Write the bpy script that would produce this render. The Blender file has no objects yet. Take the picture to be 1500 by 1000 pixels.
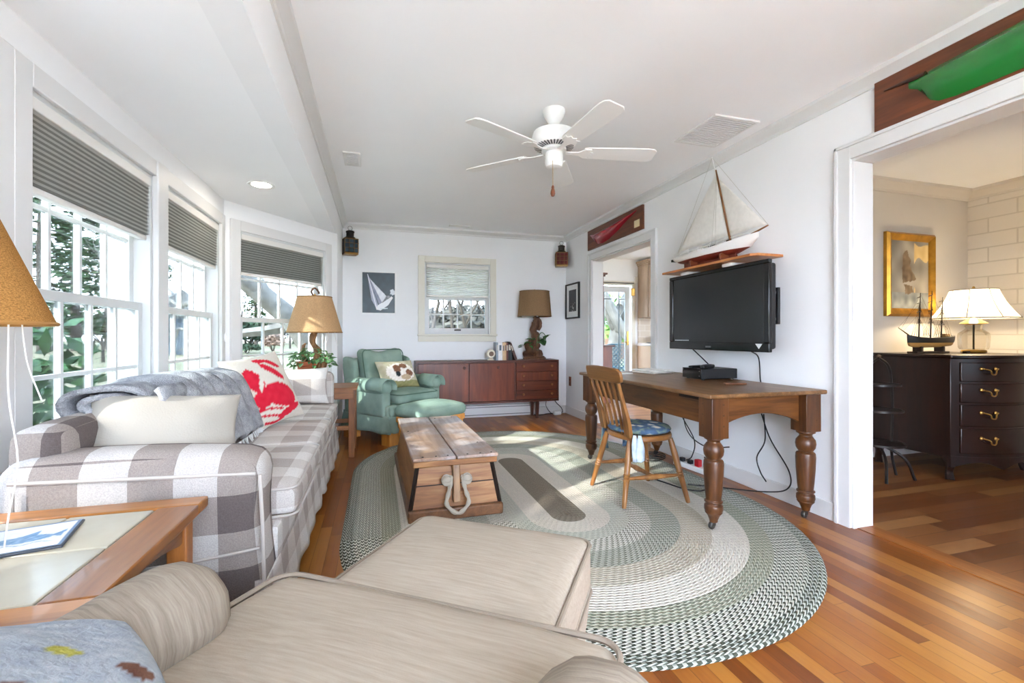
import bpy, math, random
from mathutils import Vector, Matrix, Euler
from mathutils import noise as MN
S = bpy.context.scene
COL = S.collection
rnd = random.Random(7)
PI = math.pi

def lin(c):
    if isinstance(c, str):
        c = c.lstrip('#'); c = [int(c[i:i+2], 16)/255 for i in (0, 2, 4)]
    return tuple((x/12.92 if x <= .04045 else ((x+.055)/1.055)**2.4) for x in c)
def rgba(c): return (*lin(c), 1)

# ---------------------------------------------------------------- camera
cam = bpy.data.cameras.new('camera'); cam_ob = bpy.data.objects.new('camera', cam); COL.objects.link(cam_ob)
cam.sensor_width = 36; cam.lens = 36*672/1500; cam.clip_start = .02; cam.clip_end = 500
cam.shift_y = -(500-493)/1500
cam_ob.location = (0, 0, 1.10); cam_ob.rotation_euler = (PI/2, 0, -.2855)
S.camera = cam_ob

# ---------------------------------------------------------------- world, sun, exposure
W = bpy.data.worlds.new('world'); S.world = W; W.use_nodes = True
nt = W.node_tree; bg = nt.nodes['Background']
tc = nt.nodes.new('ShaderNodeTexCoord'); sp = nt.nodes.new('ShaderNodeSeparateXYZ')
rp = nt.nodes.new('ShaderNodeValToRGB')
nt.links.new(tc.outputs['Generated'], sp.inputs[0]); nt.links.new(sp.outputs['Z'], rp.inputs[0])
e = rp.color_ramp.elements
e[0].position = 0.0; e[0].color = rgba('#dbe6f8'); e[1].position = .7; e[1].color = rgba('#c6d9f8')
nt.links.new(rp.outputs[0], bg.inputs['Color']); bg.inputs['Strength'].default_value = 12.0
sun = bpy.data.lights.new('sun', 'SUN'); sun.energy = 15; sun.angle = math.radians(1.2); sun.color = (1, .965, .90)
sun_ob = bpy.data.objects.new('sun', sun); COL.objects.link(sun_ob)
sun_ob.rotation_euler = Vector((.82, .42, -.43)).to_track_quat('-Z', 'Y').to_euler()
S.view_settings.view_transform = 'Standard'; S.view_settings.look = 'None'; S.view_settings.gamma = 1
S.view_settings.use_curve_mapping = False
S.view_settings.exposure = 2.03
S.cycles.use_denoising = True
S.cycles.max_bounces = 14; S.cycles.diffuse_bounces = 8; S.cycles.glossy_bounces = 4
S.cycles.transparent_max_bounces = 24; S.cycles.transmission_bounces = 8
S.cycles.caustics_reflective = False; S.cycles.caustics_refractive = False
S.cycles.sample_clamp_indirect = 12

# ---------------------------------------------------------------- materials
class N:
    """small node-tree helper"""
    def __init__(s, name):
        s.m = bpy.data.materials.new(name); s.m.use_nodes = True; s.t = s.m.node_tree
        s.b = s.t.nodes['Principled BSDF']; s.out = s.t.nodes['Material Output']
    def n(s, typ, **kw):
        x = s.t.nodes.new('ShaderNode'+typ)
        for k, v in kw.items():
            if k in x.inputs: x.inputs[k].default_value = v
            else: setattr(x, k, v)
        return x
    def l(s, a, b): s.t.links.new(a, b)
    def math(s, op, a, b=None, c=None):
        x = s.t.nodes.new('ShaderNodeMath'); x.operation = op
        for i, v in enumerate((a, b, c)):
            if v is None: continue
            if isinstance(v, (int, float)): x.inputs[i].default_value = v
            else: s.l(v, x.inputs[i])
        return x.outputs[0]
    def ramp(s, fac, stops, interp='LINEAR'):
        r = s.t.nodes.new('ShaderNodeValToRGB'); r.color_ramp.interpolation = interp
        el = r.color_ramp.elements
        while len(el) < len(stops): el.new(.5)
        for i, (p, c) in enumerate(stops):
            el[i].position = p; el[i].color = rgba(c)
        s.l(fac, r.inputs[0]); return r.outputs[0]
    def obj(s, scale=(1, 1, 1), rot=(0, 0, 0), out='Object'):
        t = s.n('TexCoord'); m = s.n('Mapping'); m.inputs['Scale'].default_value = scale; m.inputs['Rotation'].default_value = rot
        s.l(t.outputs[out], m.inputs[0]); return m.outputs[0]
    def noise(s, vec, scale, detail=4, rough=.5, dist=0):
        x = s.n('TexNoise', Scale=scale, Detail=detail, Roughness=rough, Distortion=dist); s.l(vec, x.inputs['Vector']); return x.outputs['Fac']
    def mix(s, fac, a, b, blend='MIX'):
        x = s.t.nodes.new('ShaderNodeMix'); x.data_type = 'RGBA'; x.blend_type = blend
        for i, v in ((0, fac), (6, a), (7, b)):
            if isinstance(v, (int, float)): x.inputs[i].default_value = v
            elif isinstance(v, (str, tuple)): x.inputs[i].default_value = rgba(v)
            else: s.l(v, x.inputs[i])
        return x.outputs[2]
    def bump(s, h, strength=.2, dist=.01):
        b = s.n('Bump', Strength=strength, Distance=dist); s.l(h, b.inputs['Height']); s.l(b.outputs[0], s.b.inputs['Normal'])

def mat(name, col, rough=.6, metal=0, var=0, vs=6, bump=0, bs=80, spec=.5, coat=0, stretch=(1, 1, 1)):
    k = N(name); k.b.inputs['Base Color'].default_value = rgba(col); k.b.inputs['Roughness'].default_value = rough
    k.b.inputs['Metallic'].default_value = metal; k.b.inputs['Specular IOR Level'].default_value = spec
    k.b.inputs['Coat Weight'].default_value = coat
    v = k.obj(stretch)
    if var:
        c = lin(col); f = k.noise(v, vs, 5)
        lo = tuple(x*(1-var) for x in c); hi = tuple(min(1, x*(1+var)) for x in c)
        r = k.n('ValToRGB'); el = r.color_ramp.elements; el[0].position = .3; el[1].position = .7
        el[0].color = (*lo, 1); el[1].color = (*hi, 1); k.l(f, r.inputs[0]); k.l(r.outputs[0], k.b.inputs['Base Color'])
    if bump: k.bump(k.noise(v, bs, 3), bump, .004)
    return k.m

def wood(name, a, b, axis='X', s=1.0, rough=.4, dist=1.2, mid=None, coat=0):
    k = N(name); st = {'X': (.09, 1, 1), 'Y': (1, .09, 1), 'Z': (1, 1, .09)}[axis]
    v = k.obj(tuple(q*s for q in st)); f = k.noise(v, 14, 6, .6, dist); g = k.noise(v, 90, 3)
    f = k.math('ADD', k.math('MULTIPLY', f, .8), k.math('MULTIPLY', g, .2))
    stops = [(.34, a), (.62, b)] if not mid else [(.33, a), (.48, mid), (.64, b)]
    k.l(k.ramp(f, stops), k.b.inputs['Base Color']); k.b.inputs['Roughness'].default_value = rough
    k.b.inputs['Coat Weight'].default_value = coat; k.bump(f, .15, .003); return k.m

def planks(name, along, w=.06, ln=.95, cols=(), rough=.33):
    """strip floor: boards of width w running along axis X or Y"""
    k = N(name); t = k.n('TexCoord'); sx = k.n('SeparateXYZ'); k.l(t.outputs['Object'], sx.inputs[0])
    u, v = (sx.outputs['Y'], sx.outputs['X']) if along == 'Y' else (sx.outputs['X'], sx.outputs['Y'])
    row = k.math('FLOOR', k.math('DIVIDE', v, w))
    wn = k.n('TexWhiteNoise', noise_dimensions='1D'); k.l(row, wn.inputs['W'])
    uu = k.math('ADD', k.math('DIVIDE', u, ln), k.math('MULTIPLY', wn.outputs['Value'], 7.3))
    idx = k.math('FLOOR', uu); cb = k.n('CombineXYZ'); k.l(row, cb.inputs[0]); k.l(idx, cb.inputs[1])
    w2 = k.n('TexWhiteNoise', noise_dimensions='2D'); k.l(cb.outputs[0], w2.inputs['Vector'])
    gv = k.n('CombineXYZ'); k.l(k.math('MULTIPLY', u, 1.6), gv.inputs[0]); k.l(k.math('MULTIPLY', v, 22), gv.inputs[1]); k.l(k.math('MULTIPLY', w2.outputs['Value'], 31), gv.inputs[2])
    g = k.noise(gv.outputs[0], 3, 6, .6, .6)
    f = k.math('ADD', k.math('MULTIPLY', w2.outputs['Value'], .62), k.math('MULTIPLY', g, .45))
    c = k.ramp(f, cols)
    fu = k.math('FRACT', k.math('DIVIDE', v, w)); edge = k.math('MINIMUM', fu, k.math('SUBTRACT', 1, fu))
    fe = k.math('FRACT', uu); edge2 = k.math('MULTIPLY', k.math('MINIMUM', fe, k.math('SUBTRACT', 1, fe)), ln/w)
    gap = k.math('LESS_THAN', k.math('MINIMUM', edge, edge2), .022)
    k.l(k.mix(k.math('MULTIPLY', gap, .55), c, '#4a2410'), k.b.inputs['Base Color'])
    k.l(k.math('ADD', k.math('MULTIPLY', g, .22), rough-.1), k.b.inputs['Roughness'])
    k.bump(k.math('SUBTRACT', 1, gap), .2, .002)
    return k.m

def plaid(name, p=.24, c0='#c0bbb5', c1='#968c85', c2='#665d5a', off=(0, 0, 0)):
    k = N(name); t = k.n('TexCoord'); sp = k.n('SeparateXYZ'); nn = k.n('SeparateXYZ')
    k.l(t.outputs['Object'], sp.inputs[0]); k.l(t.outputs['Normal'], nn.inputs[0])
    tot = None
    for i in range(3):
        s = k.math('LESS_THAN', k.math('FRACT', k.math('ADD', k.math('DIVIDE', sp.outputs[i], p), 40+off[i])), .5)
        s = k.math('MULTIPLY', s, k.math('LESS_THAN', k.math('ABSOLUTE', nn.outputs[i]), .7))
        tot = s if tot is None else k.math('ADD', tot, s)
    v = k.obj(); weave = k.noise(v, 260, 2)
    c = k.ramp(k.math('MULTIPLY', tot, .5), [(0, c0), (.3, c1), (.8, c2)], 'CONSTANT')
    k.l(k.mix(.22, c, k.ramp(weave, [(.35, '#707070'), (.65, '#ffffff')]), 'MULTIPLY'), k.b.inputs['Base Color'])
    k.b.inputs['Roughness'].default_value = .95; k.b.inputs['Specular IOR Level'].default_value = .15
    k.bump(k.math('ADD', weave, k.noise(v, 9, 3)), .35, .006); return k.m

def stria(name, a, b, st=(.35, 6, 6)):
    """ribbed upholstery: thin irregular lines"""
    k = N(name); v = k.obj(st); f = k.noise(v, 22, 4, .65); w = k.noise(k.obj(), 300, 2)
    c = k.ramp(f, [(.3, a), (.68, b)]); k.l(c, k.b.inputs['Base Color'])
    k.b.inputs['Roughness'].default_value = .9; k.b.inputs['Specular IOR Level'].default_value = .2
    k.bump(k.math('ADD', f, k.math('MULTIPLY', w, .4)), .3, .003); return k.m

def attr_mat(name, rough=.7, spec=.3, bump=0):
    k = N(name); a = k.n('Attribute', attribute_name='Col'); k.l(a.outputs['Color'], k.b.inputs['Base Color'])
    k.b.inputs['Roughness'].default_value = rough; k.b.inputs['Specular IOR Level'].default_value = spec
    if bump: k.bump(k.noise(k.obj(), 120, 3), bump, .006)
    return k.m

def emit(name, col, st):
    k = N(name); k.b.inputs['Emission Color'].default_value = rgba(col); k.b.inputs['Emission Strength'].default_value = st
    k.b.inputs['Base Color'].default_value = rgba(col); return k.m

def glassy(name, tint='#ffffff', f=.05):
    k = N(name); k.t.nodes.remove(k.b)
    tr = k.n('BsdfTransparent'); tr.inputs[0].default_value = rgba(tint); gl = k.n('BsdfGlossy'); gl.inputs['Roughness'].default_value = .02
    lw = k.n('LayerWeight', Blend=.25); mx = k.n('MixShader')
    k.l(k.math('MULTIPLY', lw.outputs['Fresnel'], f*8), mx.inputs[0]); k.l(tr.outputs[0], mx.inputs[1]); k.l(gl.outputs[0], mx.inputs[2])
    k.l(mx.outputs[0], k.out.inputs[0]); return k.m

def cloth_thin(name, col, tl=.4, bs=200, var=.12, stretch=(1, 1, 1)):
    """thin woven cloth that lets light through"""
    k = N(name); k.t.nodes.remove(k.b); v = k.obj(stretch)
    c = lin(col); r = k.n('ValToRGB'); el = r.color_ramp.elements; el[0].position = .35; el[1].position = .65
    el[0].color = (*[x*(1-var) for x in c], 1); el[1].color = (*[min(1, x*(1+var)) for x in c], 1)
    k.l(k.noise(v, bs, 3), r.inputs[0])
    d = k.n('BsdfDiffuse'); t = k.n('BsdfTranslucent'); m = k.n('MixShader', Fac=tl)
    k.l(r.outputs[0], d.inputs[0]); k.l(r.outputs[0], t.inputs[0]); k.l(d.outputs[0], m.inputs[1]); k.l(t.outputs[0], m.inputs[2]); k.l(m.outputs[0], k.out.inputs[0])
    return k.m

# ---------------------------------------------------------------- mesh building
class MB:
    def __init__(s): s.v = []; s.f = []; s.c = None; s.uv = None
    def add(s, vs, fs, M=None):
        o = len(s.v)
        s.v += [tuple(M @ Vector(p)) if M else tuple(p) for p in vs]
        s.f += [tuple(i+o for i in q) for q in fs]; return s
    def box(s, x0, x1, y0, y1, z0, z1, M=None):
        vs = [(x, y, z) for z in (z0, z1) for y in (y0, y1) for x in (x0, x1)]
        return s.add(vs, [(0, 2, 3, 1), (4, 5, 7, 6), (0, 1, 5, 4), (2, 6, 7, 3), (0, 4, 6, 2), (1, 3, 7, 5)], M)
    def lathe(s, prof, n=24, c=(0, 0, 0), M=None, caps=True, sx=1, sy=1):
        vs = []; fs = []
        for r, z in prof:
            for k in range(n):
                a = 2*PI*k/n; vs.append((c[0]+r*sx*math.cos(a), c[1]+r*sy*math.sin(a), c[2]+z))
        for j in range(len(prof)-1):
            for k in range(n):
                k2 = (k+1) % n; fs.append((j*n+k, j*n+k2, (j+1)*n+k2, (j+1)*n+k))
        if caps:
            fs.append(tuple(reversed(range(n)))); fs.append(tuple((len(prof)-1)*n+k for k in range(n)))
        return s.add(vs, fs, M)
    def tube(s, path, r, n=8, closed=False, flat=1.0):
        P = [Vector(p) for p in path]; m = len(P); vs = []; fs = []
        R = r if isinstance(r, (list, tuple)) else [r]*m
        up = None
        for i, p in enumerate(P):
            if closed: t = (P[(i+1) % m]-P[i-1])
            else: t = P[min(i+1, m-1)]-P[max(i-1, 0)]
            t = t.normalized() if t.length > 1e-9 else Vector((0, 0, 1))
            if up is None: up = Vector((0, 0, 1)) if abs(t.z) < .9 else Vector((1, 0, 0))
            a = t.cross(up)
            if a.length < 1e-6: a = t.orthogonal()
            a.normalize(); b = a.cross(t).normalized(); up = b
            for k in range(n):
                q = 2*PI*k/n; vs.append(p+a*(R[i]*math.cos(q))+b*(R[i]*flat*math.sin(q)))
        for i in range(m if closed else m-1):
            j = (i+1) % m
            for k in range(n):
                k2 = (k+1) % n; fs.append((i*n+k, i*n+k2, j*n+k2, j*n+k))
        if not closed:
            fs.append(tuple(reversed(range(n)))); fs.append(tuple((m-1)*n+k for k in range(n)))
        return s.add(vs, fs)
    def prism(s, poly, h0, h1, M=None):
        """poly in XY, extruded in Z"""
        n = len(poly); vs = [(x, y, h0) for x, y in poly]+[(x, y, h1) for x, y in poly]
        fs = [tuple(reversed(range(n))), tuple(range(n, 2*n))]+[(i, (i+1) % n, n+(i+1) % n, n+i) for i in range(n)]
        return s.add(vs, fs, M)
    def ell(s, c, r, nu=16, nv=10, M=None):
        prof = [(math.sin(PI*j/nv), -math.cos(PI*j/nv)) for j in range(nv+1)]
        vs = []; fs = []
        for a, z in prof:
            for k in range(nu):
                q = 2*PI*k/nu; vs.append((c[0]+r[0]*a*math.cos(q), c[1]+r[1]*a*math.sin(q), c[2]+r[2]*z))
        for j in range(nv):
            for k in range(nu):
                k2 = (k+1) % nu; fs.append((j*nu+k, j*nu+k2, (j+1)*nu+k2, (j+1)*nu+k))
        return s.add(vs, fs, M)
    def soft(s, x0, x1, y0, y1, z0, z1, r=.04, crown=0, n=9, M=None, fn=None):
        """upholstered box: rounded edges, crowned top"""
        hx, hy, hz = (x1-x0)/2, (y1-y0)/2, (z1-z0)/2; r = min(r, hx*.98, hy*.98, hz*.98)
        cx, cy, cz = (x0+x1)/2, (y0+y1)/2, (z0+z1)/2
        def grid(h): return [h*math.sin(PI/2*(2*i/n-1)) for i in range(n+1)]
        seen = {}; vs = []; fs = []
        def vert(q):
            k = tuple(round(c, 5) for c in q)
            if k in seen: return seen[k]
            inn = Vector((max(-hx+r, min(hx-r, q[0])), max(-hy+r, min(hy-r, q[1])), max(-hz+r, min(hz-r, q[2]))))
            d = Vector(q)-inn; p = inn+d.normalized()*r if d.length > 1e-7 else inn
            w = (1-min(1, abs(q[0])/hx)**2)*(1-min(1, abs(q[1])/hy)**2)
            if q[2] > 0: p.z += crown*w*q[2]/hz
            p = p+Vector((cx, cy, cz))
            if fn: p = Vector(fn(p))
            seen[k] = len(vs); vs.append(tuple(p)); return seen[k]
        gx, gy, gz = grid(hx), grid(hy), grid(hz)
        def face(A, B, mk, flip):
            for i in range(n):
                for j in range(n):
                    q = [vert(mk(A[i], B[j])), vert(mk(A[i+1], B[j])), vert(mk(A[i+1], B[j+1])), vert(mk(A[i], B[j+1]))]
                    fs.append(tuple(reversed(q)) if flip else tuple(q))
        for sg in (-1, 1):
            face(gx, gy, lambda a, b: (a, b, sg*hz), sg < 0)
            face(gx, gz, lambda a, b: (a, sg*hy, b), sg > 0)
            face(gy, gz, lambda a, b: (sg*hx, a, b), sg < 0)
        return s.add(vs, fs, M)
    def build(s, name, m, parent=None, bevel=0, smooth=40, sub=0, loc=None, rot=None, kind=None, label=None, seg=2):
        me = bpy.data.meshes.new(name); me.from_pydata([tuple(p) for p in s.v], [], s.f); me.update()
        for mm in (m if isinstance(m, (list, tuple)) else [m]): me.materials.append(mm)
        if s.c:
            a = me.color_attributes.new('Col', 'FLOAT_COLOR', 'POINT')
            a.data.foreach_set('color', [q for c in s.c for q in (*c, 1)])
        if s.uv:
            u = me.uv_layers.new(name='UVMap')
            for lp in me.loops: u.data[lp.index].uv = s.uv[lp.vertex_index]
        if smooth:
            me.polygons.foreach_set('use_smooth', [True]*len(me.polygons)); me.set_sharp_from_angle(angle=math.radians(smooth))
        o = bpy.data.objects.new(name, me); COL.objects.link(o)
        if parent: o.parent = parent
        if loc: o.location = loc
        if rot: o.rotation_euler = rot
        if bevel:
            b = o.modifiers.new('bevel', 'BEVEL'); b.width = bevel; b.segments = seg; b.limit_method = 'ANGLE'; b.angle_limit = math.radians(40)
        if sub:
            u = o.modifiers.new('sub', 'SUBSURF'); u.levels = sub; u.render_levels = sub
        if kind: o['kind'] = kind
        if label: o['label'] = label
        return o

def tag(o, label, cat, group=None):
    o['label'] = label; o['category'] = cat
    if group: o['group'] = group
    return o
def thing(name, label, cat, loc=(0, 0, 0), rz=0, group=None):
    o = bpy.data.objects.new(name, None); o.empty_display_size = .1; COL.objects.link(o)
    o.location = loc; o.rotation_euler = (0, 0, rz); return tag(o, label, cat, group)
def struct(name, loc=(0, 0, 0), rz=0):
    o = bpy.data.objects.new(name, None); o.empty_display_size = .1; COL.objects.link(o)
    o.location = loc; o.rotation_euler = (0, 0, rz); o['kind'] = 'structure'; return o
def dup(root, loc=None, rz=None, label=None, group=None, scale=None):
    r = root.copy(); COL.objects.link(r)
    if loc: r.location = loc
    if rz is not None: r.rotation_euler = (0, 0, rz)
    if label: r['label'] = label
    if group: r['group'] = group
    if scale: r.scale = scale
    for ch in list(root.children):
        c = ch.copy(); COL.objects.link(c); c.parent = r
        for g in list(ch.children):
            d = g.copy(); COL.objects.link(d); d.parent = c
    return r
def B(name, m, parent, *bx, bevel=0, **kw):
    """one part made of boxes"""
    b = MB()
    for q in bx: b.box(*q)
    return b.build(name, m, parent, bevel=bevel, **kw)
def inpoly(x, y, P):
    c = False; j = len(P)-1
    for i in range(len(P)):
        a, b = P[i], P[j]
        if (a[1] > y) != (b[1] > y) and x < (b[0]-a[0])*(y-a[1])/(b[1]-a[1])+a[0]: c = not c
        j = i
    return c
def bez(pts, n=24):
    """Catmull-Rom through points"""
    P = [Vector(p) for p in pts]; P = [P[0]*2-P[1]]+P+[P[-1]*2-P[-2]]; out = []
    m = len(P)-3
    for i in range(m):
        a, b, c, d = P[i:i+4]; k = max(2, n//m)
        for j in range(k):
            t = j/k; out.append(.5*((2*b)+(c-a)*t+(2*a-5*b+4*c-d)*t*t+(-a+3*b-3*c+d)*t**3))
    out.append(P[-2]); return out
def art(w, h, fn, n=80, depth=.0):
    """flat picture in local XZ facing -Y, coloured by fn(u, v) with u, v in 0..1"""
    b = MB(); nx = n; nz = max(4, int(n*h/w)); vs = []; fs = []; b.c = []
    for j in range(nz+1):
        for i in range(nx+1):
            vs.append((w*(i/nx-.5), depth, h*(j/nz-.5))); b.c.append(lin(fn(i/nx, j/nz)))
    for j in range(nz):
        for i in range(nx):
            a = j*(nx+1)+i; fs.append((a, a+1, a+nx+2, a+nx+1))
    b.add(vs, fs); return b
def pillow(w, d, h, fn=None, n=26, pinch=.08, pw=.42, noise=.006, seed=0):
    b = MB(); vs = []; fs = []; cs = []; base = 0
    for sg in (1, -1):
        for j in range(n+1):
            for i in range(n+1):
                u = math.sin(PI/2*(2*i/n-1)); v = math.sin(PI/2*(2*j/n-1))
                x = w/2*u*(1-pinch*(1-v*v)*abs(u)); y = d/2*v*(1-pinch*(1-u*u)*abs(v))
                z = sg*h/2*max(0, (1-u*u)*(1-v*v))**pw
                q = MN.noise((x*7+seed, y*7, sg*3))*noise; z += q*(1-abs(u)**6)*(1-abs(v)**6)
                vs.append((x, y, z)); cs.append(lin(fn((u+1)/2, (v+1)/2, sg)) if fn else (1, 1, 1))
        for j in range(n):
            for i in range(n):
                a = base+j*(n+1)+i; q = (a, a+1, a+n+2, a+n+1); fs.append(q if sg > 0 else tuple(reversed(q)))
        base += (n+1)**2
    if fn: b.c = cs
    return b.add(vs, fs)
def hexmix(a, b, t):
    A = [int(a[i:i+2], 16)/255 for i in (1, 3, 5)]; Bc = [int(b[i:i+2], 16)/255 for i in (1, 3, 5)]
    t = max(0, min(1, t)); return tuple(x+(y-x)*t for x, y in zip(A, Bc))
def ns(x, y, s, z=0): return MN.noise((x*s, y*s, z))*.5+.5
def rrect(x0, x1, y0, y1, r, z, k=5):
    out = []
    for cx, cy, a0 in ((x1-r, y0+r, -90), (x1-r, y1-r, 0), (x0+r, y1-r, 90), (x0+r, y0+r, 180)):
        for i in range(k+1):
            a = math.radians(a0+90*i/k); out.append((cx+r*math.cos(a), cy+r*math.sin(a), z))
    return out

M_WALL = mat('wall_paint', '#f1f2f3', .85, var=.015, vs=2, bump=.05, bs=60, spec=.2)
M_CEIL = mat('ceiling_paint', '#f6f7f8', .9, var=.01, vs=2, spec=.1)
M_TRIM = mat('white_gloss_paint', '#dededd', .45, var=.01, vs=3)
M_CREAM = mat('cream_trim_paint', '#e0dccf', .5, var=.02, vs=3)
M_GLASS = glassy('window_glass', '#ffffff'); M_GLASS_T = glassy('dimmed_glass', '#a8acac')  # grey tint only dims daylight and the view; no screen modelled
M_BLACK = mat('black_plastic', '#17181a', .45)
M_GLOSSBLK = mat('gloss_black', '#0c0c0e', .12)
M_BRASS = mat('brass', '#c9a258', .3, 1, var=.1)
M_DKMETAL = mat('dark_metal', '#3b3733', .4, .8, var=.15)
M_CHROME = mat('worn_steel', '#9a9894', .3, .9)
M_WHITE = mat('white_enamel', '#f0f0ee', .35)
M_LEAF = mat('leaf_green', '#3d6b35', .5, var=.35, vs=14)
M_IVY = mat('ivy_green', '#5d8a55', .5, var=.4, vs=20)
M_CORD_W = mat('white_cord', '#efeeea', .6)
M_CORD_B = mat('black_cord', '#141414', .5)
# ---------------------------------------------------------------- room shell (units: metres, camera at x=0, y=0; y runs down the room)
XR, YB, ZC, ZB, XL, XW = 2.62, 6.15, 2.54, 2.19, -.42, -1.17
YF = -1.5                      # wall behind the camera
XD, YD = 5.63, 3.10            # dining room: painted brick wall and back wall
YK, XK = 7.6, 6.4              # kitchen
M_FLOOR = planks('oak_strip_floor', 'Y', .062, .95, [(.2, '#703a13'), (.42, '#874a19'), (.6, '#995b20'), (.85, '#a9702e')])
M_FLOOR2 = planks('oak_plank_floor', 'X', .1, 1.1, [(.2, '#62371e'), (.42, '#784728'), (.6, '#875733'), (.85, '#a07245')])
M_THR = wood('threshold_oak', '#7a431d', '#a9682f', 'Y', 1, .35)
B('floor', M_FLOOR, None, (-1.4, XR+.02, YF-.1, YB+.05, -.12, 0), kind='structure', smooth=0)
B('floor_dining', M_FLOOR2, None, (XR+.14, XD+.1, YF-.1, YD+.04, -.12, 0), kind='structure', smooth=0)
B('floor_kitchen', M_FLOOR2, None, (XR+.14, XK, YD+.1, YK+.1, -.12, 0), kind='structure', smooth=0)
B('trim_1', M_THR, None, (XR+.02, XR+.14, YF, 1.98, -.1, .004), (XR+.02, XR+.14, 3.98, 5.3, -.1, .004), kind='structure', smooth=0)
B('ceiling', M_CEIL, None, (XL-.15, XK, YF-.1, YK+.1, ZC, ZC+.12), kind='structure', smooth=0)
B('ceiling_bay', M_CEIL, None, (XW-.3, XL-.14, -.6, 5.35, ZB, ZB+.1), kind='structure', smooth=0)

def wall_run(name, p0, p1, z0, z1, th, holes=(), m=None, ext=(0, 0)):
    """wall from p0 to p1 with its room face on that line, thickness outward (to the left of p0->p1); holes = (s0, s1, za, zb)"""
    p0 = Vector((*p0, 0)); p1 = Vector((*p1, 0)); L = (p1-p0).length; a = math.atan2(p1.y-p0.y, p1.x-p0.x)
    b = MB(); s = -ext[0]
    for s0, s1, za, zb in sorted(holes):
        if s0 > s: b.box(s, s0, 0, th, z0, z1)
        if za > z0: b.box(s0, s1, 0, th, z0, za)
        if zb < z1: b.box(s0, s1, 0, th, zb, z1)
        s = s1
    b.box(s, L+ext[1], 0, th, z0, z1)
    return b.build(name, m or M_WALL, None, loc=p0, rot=(0, 0, a), kind='structure', smooth=0)

WZ0, WZ1 = .58, 1.97
wall_run('wall_left', (XW, .75), (XW, 4.15), -.1, ZB, .12, [(.13, 1.08, WZ0, WZ1), (1.25, 2.18, WZ0, WZ1), (2.31, 3.27, WZ0, WZ1)], ext=(.05, .03))
A3 = math.atan2(1.03, .75); L3 = math.hypot(1.03, .75)
wall_run('wall_left_far', (XW, 4.15), (XL, 5.18), -.1, ZB, .12, [(.13, L3-.17, WZ0, WZ1)], ext=(.02, .02))
wall_run('wall_left_near', (XL, -.28), (XW, .75), -.1, ZB, .12, [], ext=(.02, .02))
B('wall_left_end', M_WALL, None, (XL-.14, XL, 5.18, YB, -.1, ZC), (XL-.14, XL, YF, -.28, -.1, ZC), kind='structure', smooth=0)
B('wall_left_header', M_WALL, None, (XL-.14, XL, -.28, 5.18, ZB, ZC), kind='structure', smooth=0)
BW = (.60, 1.49, 1.135, 2.085)   # opening of the small window in the end wall
wall_run('wall_back', (XL, YB), (XR, YB), -.1, ZC, .14, [(BW[0]-XL, BW[1]-XL, BW[2], BW[3])], ext=(.14, 0))
B('wall_right', M_WALL, None, (XR, XR+.14, 1.98, 3.98, -.1, ZC), (XR, XR+.14, 5.3, YB+.14, -.1, ZC), (XR, XR+.14, YF, -.35, -.1, ZC),
  (XR, XR+.14, -.35, 1.98, 2.12, ZC), (XR, XR+.14, 3.98, 5.3, 2.07, ZC), kind='structure', smooth=0)
wall_run('wall_front', (XR, YF), (XL, YF), -.1, ZC, .14, [(.85, 2.95, .05, 2.4)], ext=(0, .14))
# dining room and kitchen shells
M_WALL2 = mat('warm_wall_paint', '#cdc6bc', .85, var=.02, vs=2)
kb = N('painted_brick'); t = kb.n('TexCoord'); sx = kb.n('SeparateXYZ'); kb.l(t.outputs['Object'], sx.inputs[0])
cb = kb.n('CombineXYZ'); kb.l(sx.outputs['Y'], cb.inputs[0]); kb.l(sx.outputs['Z'], cb.inputs[1])
br = kb.n('TexBrick', Scale=1.0); br.inputs['Brick Width'].default_value = .42; br.inputs['Row Height'].default_value = .14; br.inputs['Mortar Size'].default_value = .006
br.inputs['Color1'].default_value = rgba('#d8d2c8'); br.inputs['Color2'].default_value = rgba('#d2cbc1'); br.inputs['Mortar'].default_value = rgba('#c3bcb1')
kb.l(cb.outputs[0], br.inputs['Vector']); kb.l(br.outputs['Color'], kb.b.inputs['Base Color']); kb.b.inputs['Roughness'].default_value = .7
kb.bump(kb.math('ADD', kb.math('SUBTRACT', 1, br.outputs['Fac']), kb.math('MULTIPLY', kb.noise(t.outputs['Object'], 30), .3)), .6, .008)
B('wall_dining_back', M_WALL2, None, (XR+.14, XD+.1, YD, YD+.1, -.1, ZC), kind='structure', smooth=0)
B('wall_dining_brick', kb.m, None, (XD, XD+.12, YF, YD, -.1, ZC), kind='structure', smooth=0)
wall_run('wall_dining_front', (XD, YF), (XR+.14, YF), -.1, ZC, .14, [(.8, 1.9, .7, 2.0)], m=M_WALL2, ext=(.1, 0))
wall_run('wall_kitchen_back', (XR+.14, YK), (XK, YK), -.1, ZC, .14, [(1.02, 1.80, 0, 2.06)], ext=(.2, .1))
wall_run('wall_kitchen_right', (XK, YK), (XK, YD+.1), -.1, ZC, .14, [(.9, 2.6, 1.0, 2.2)], ext=(0, 0))

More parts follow.
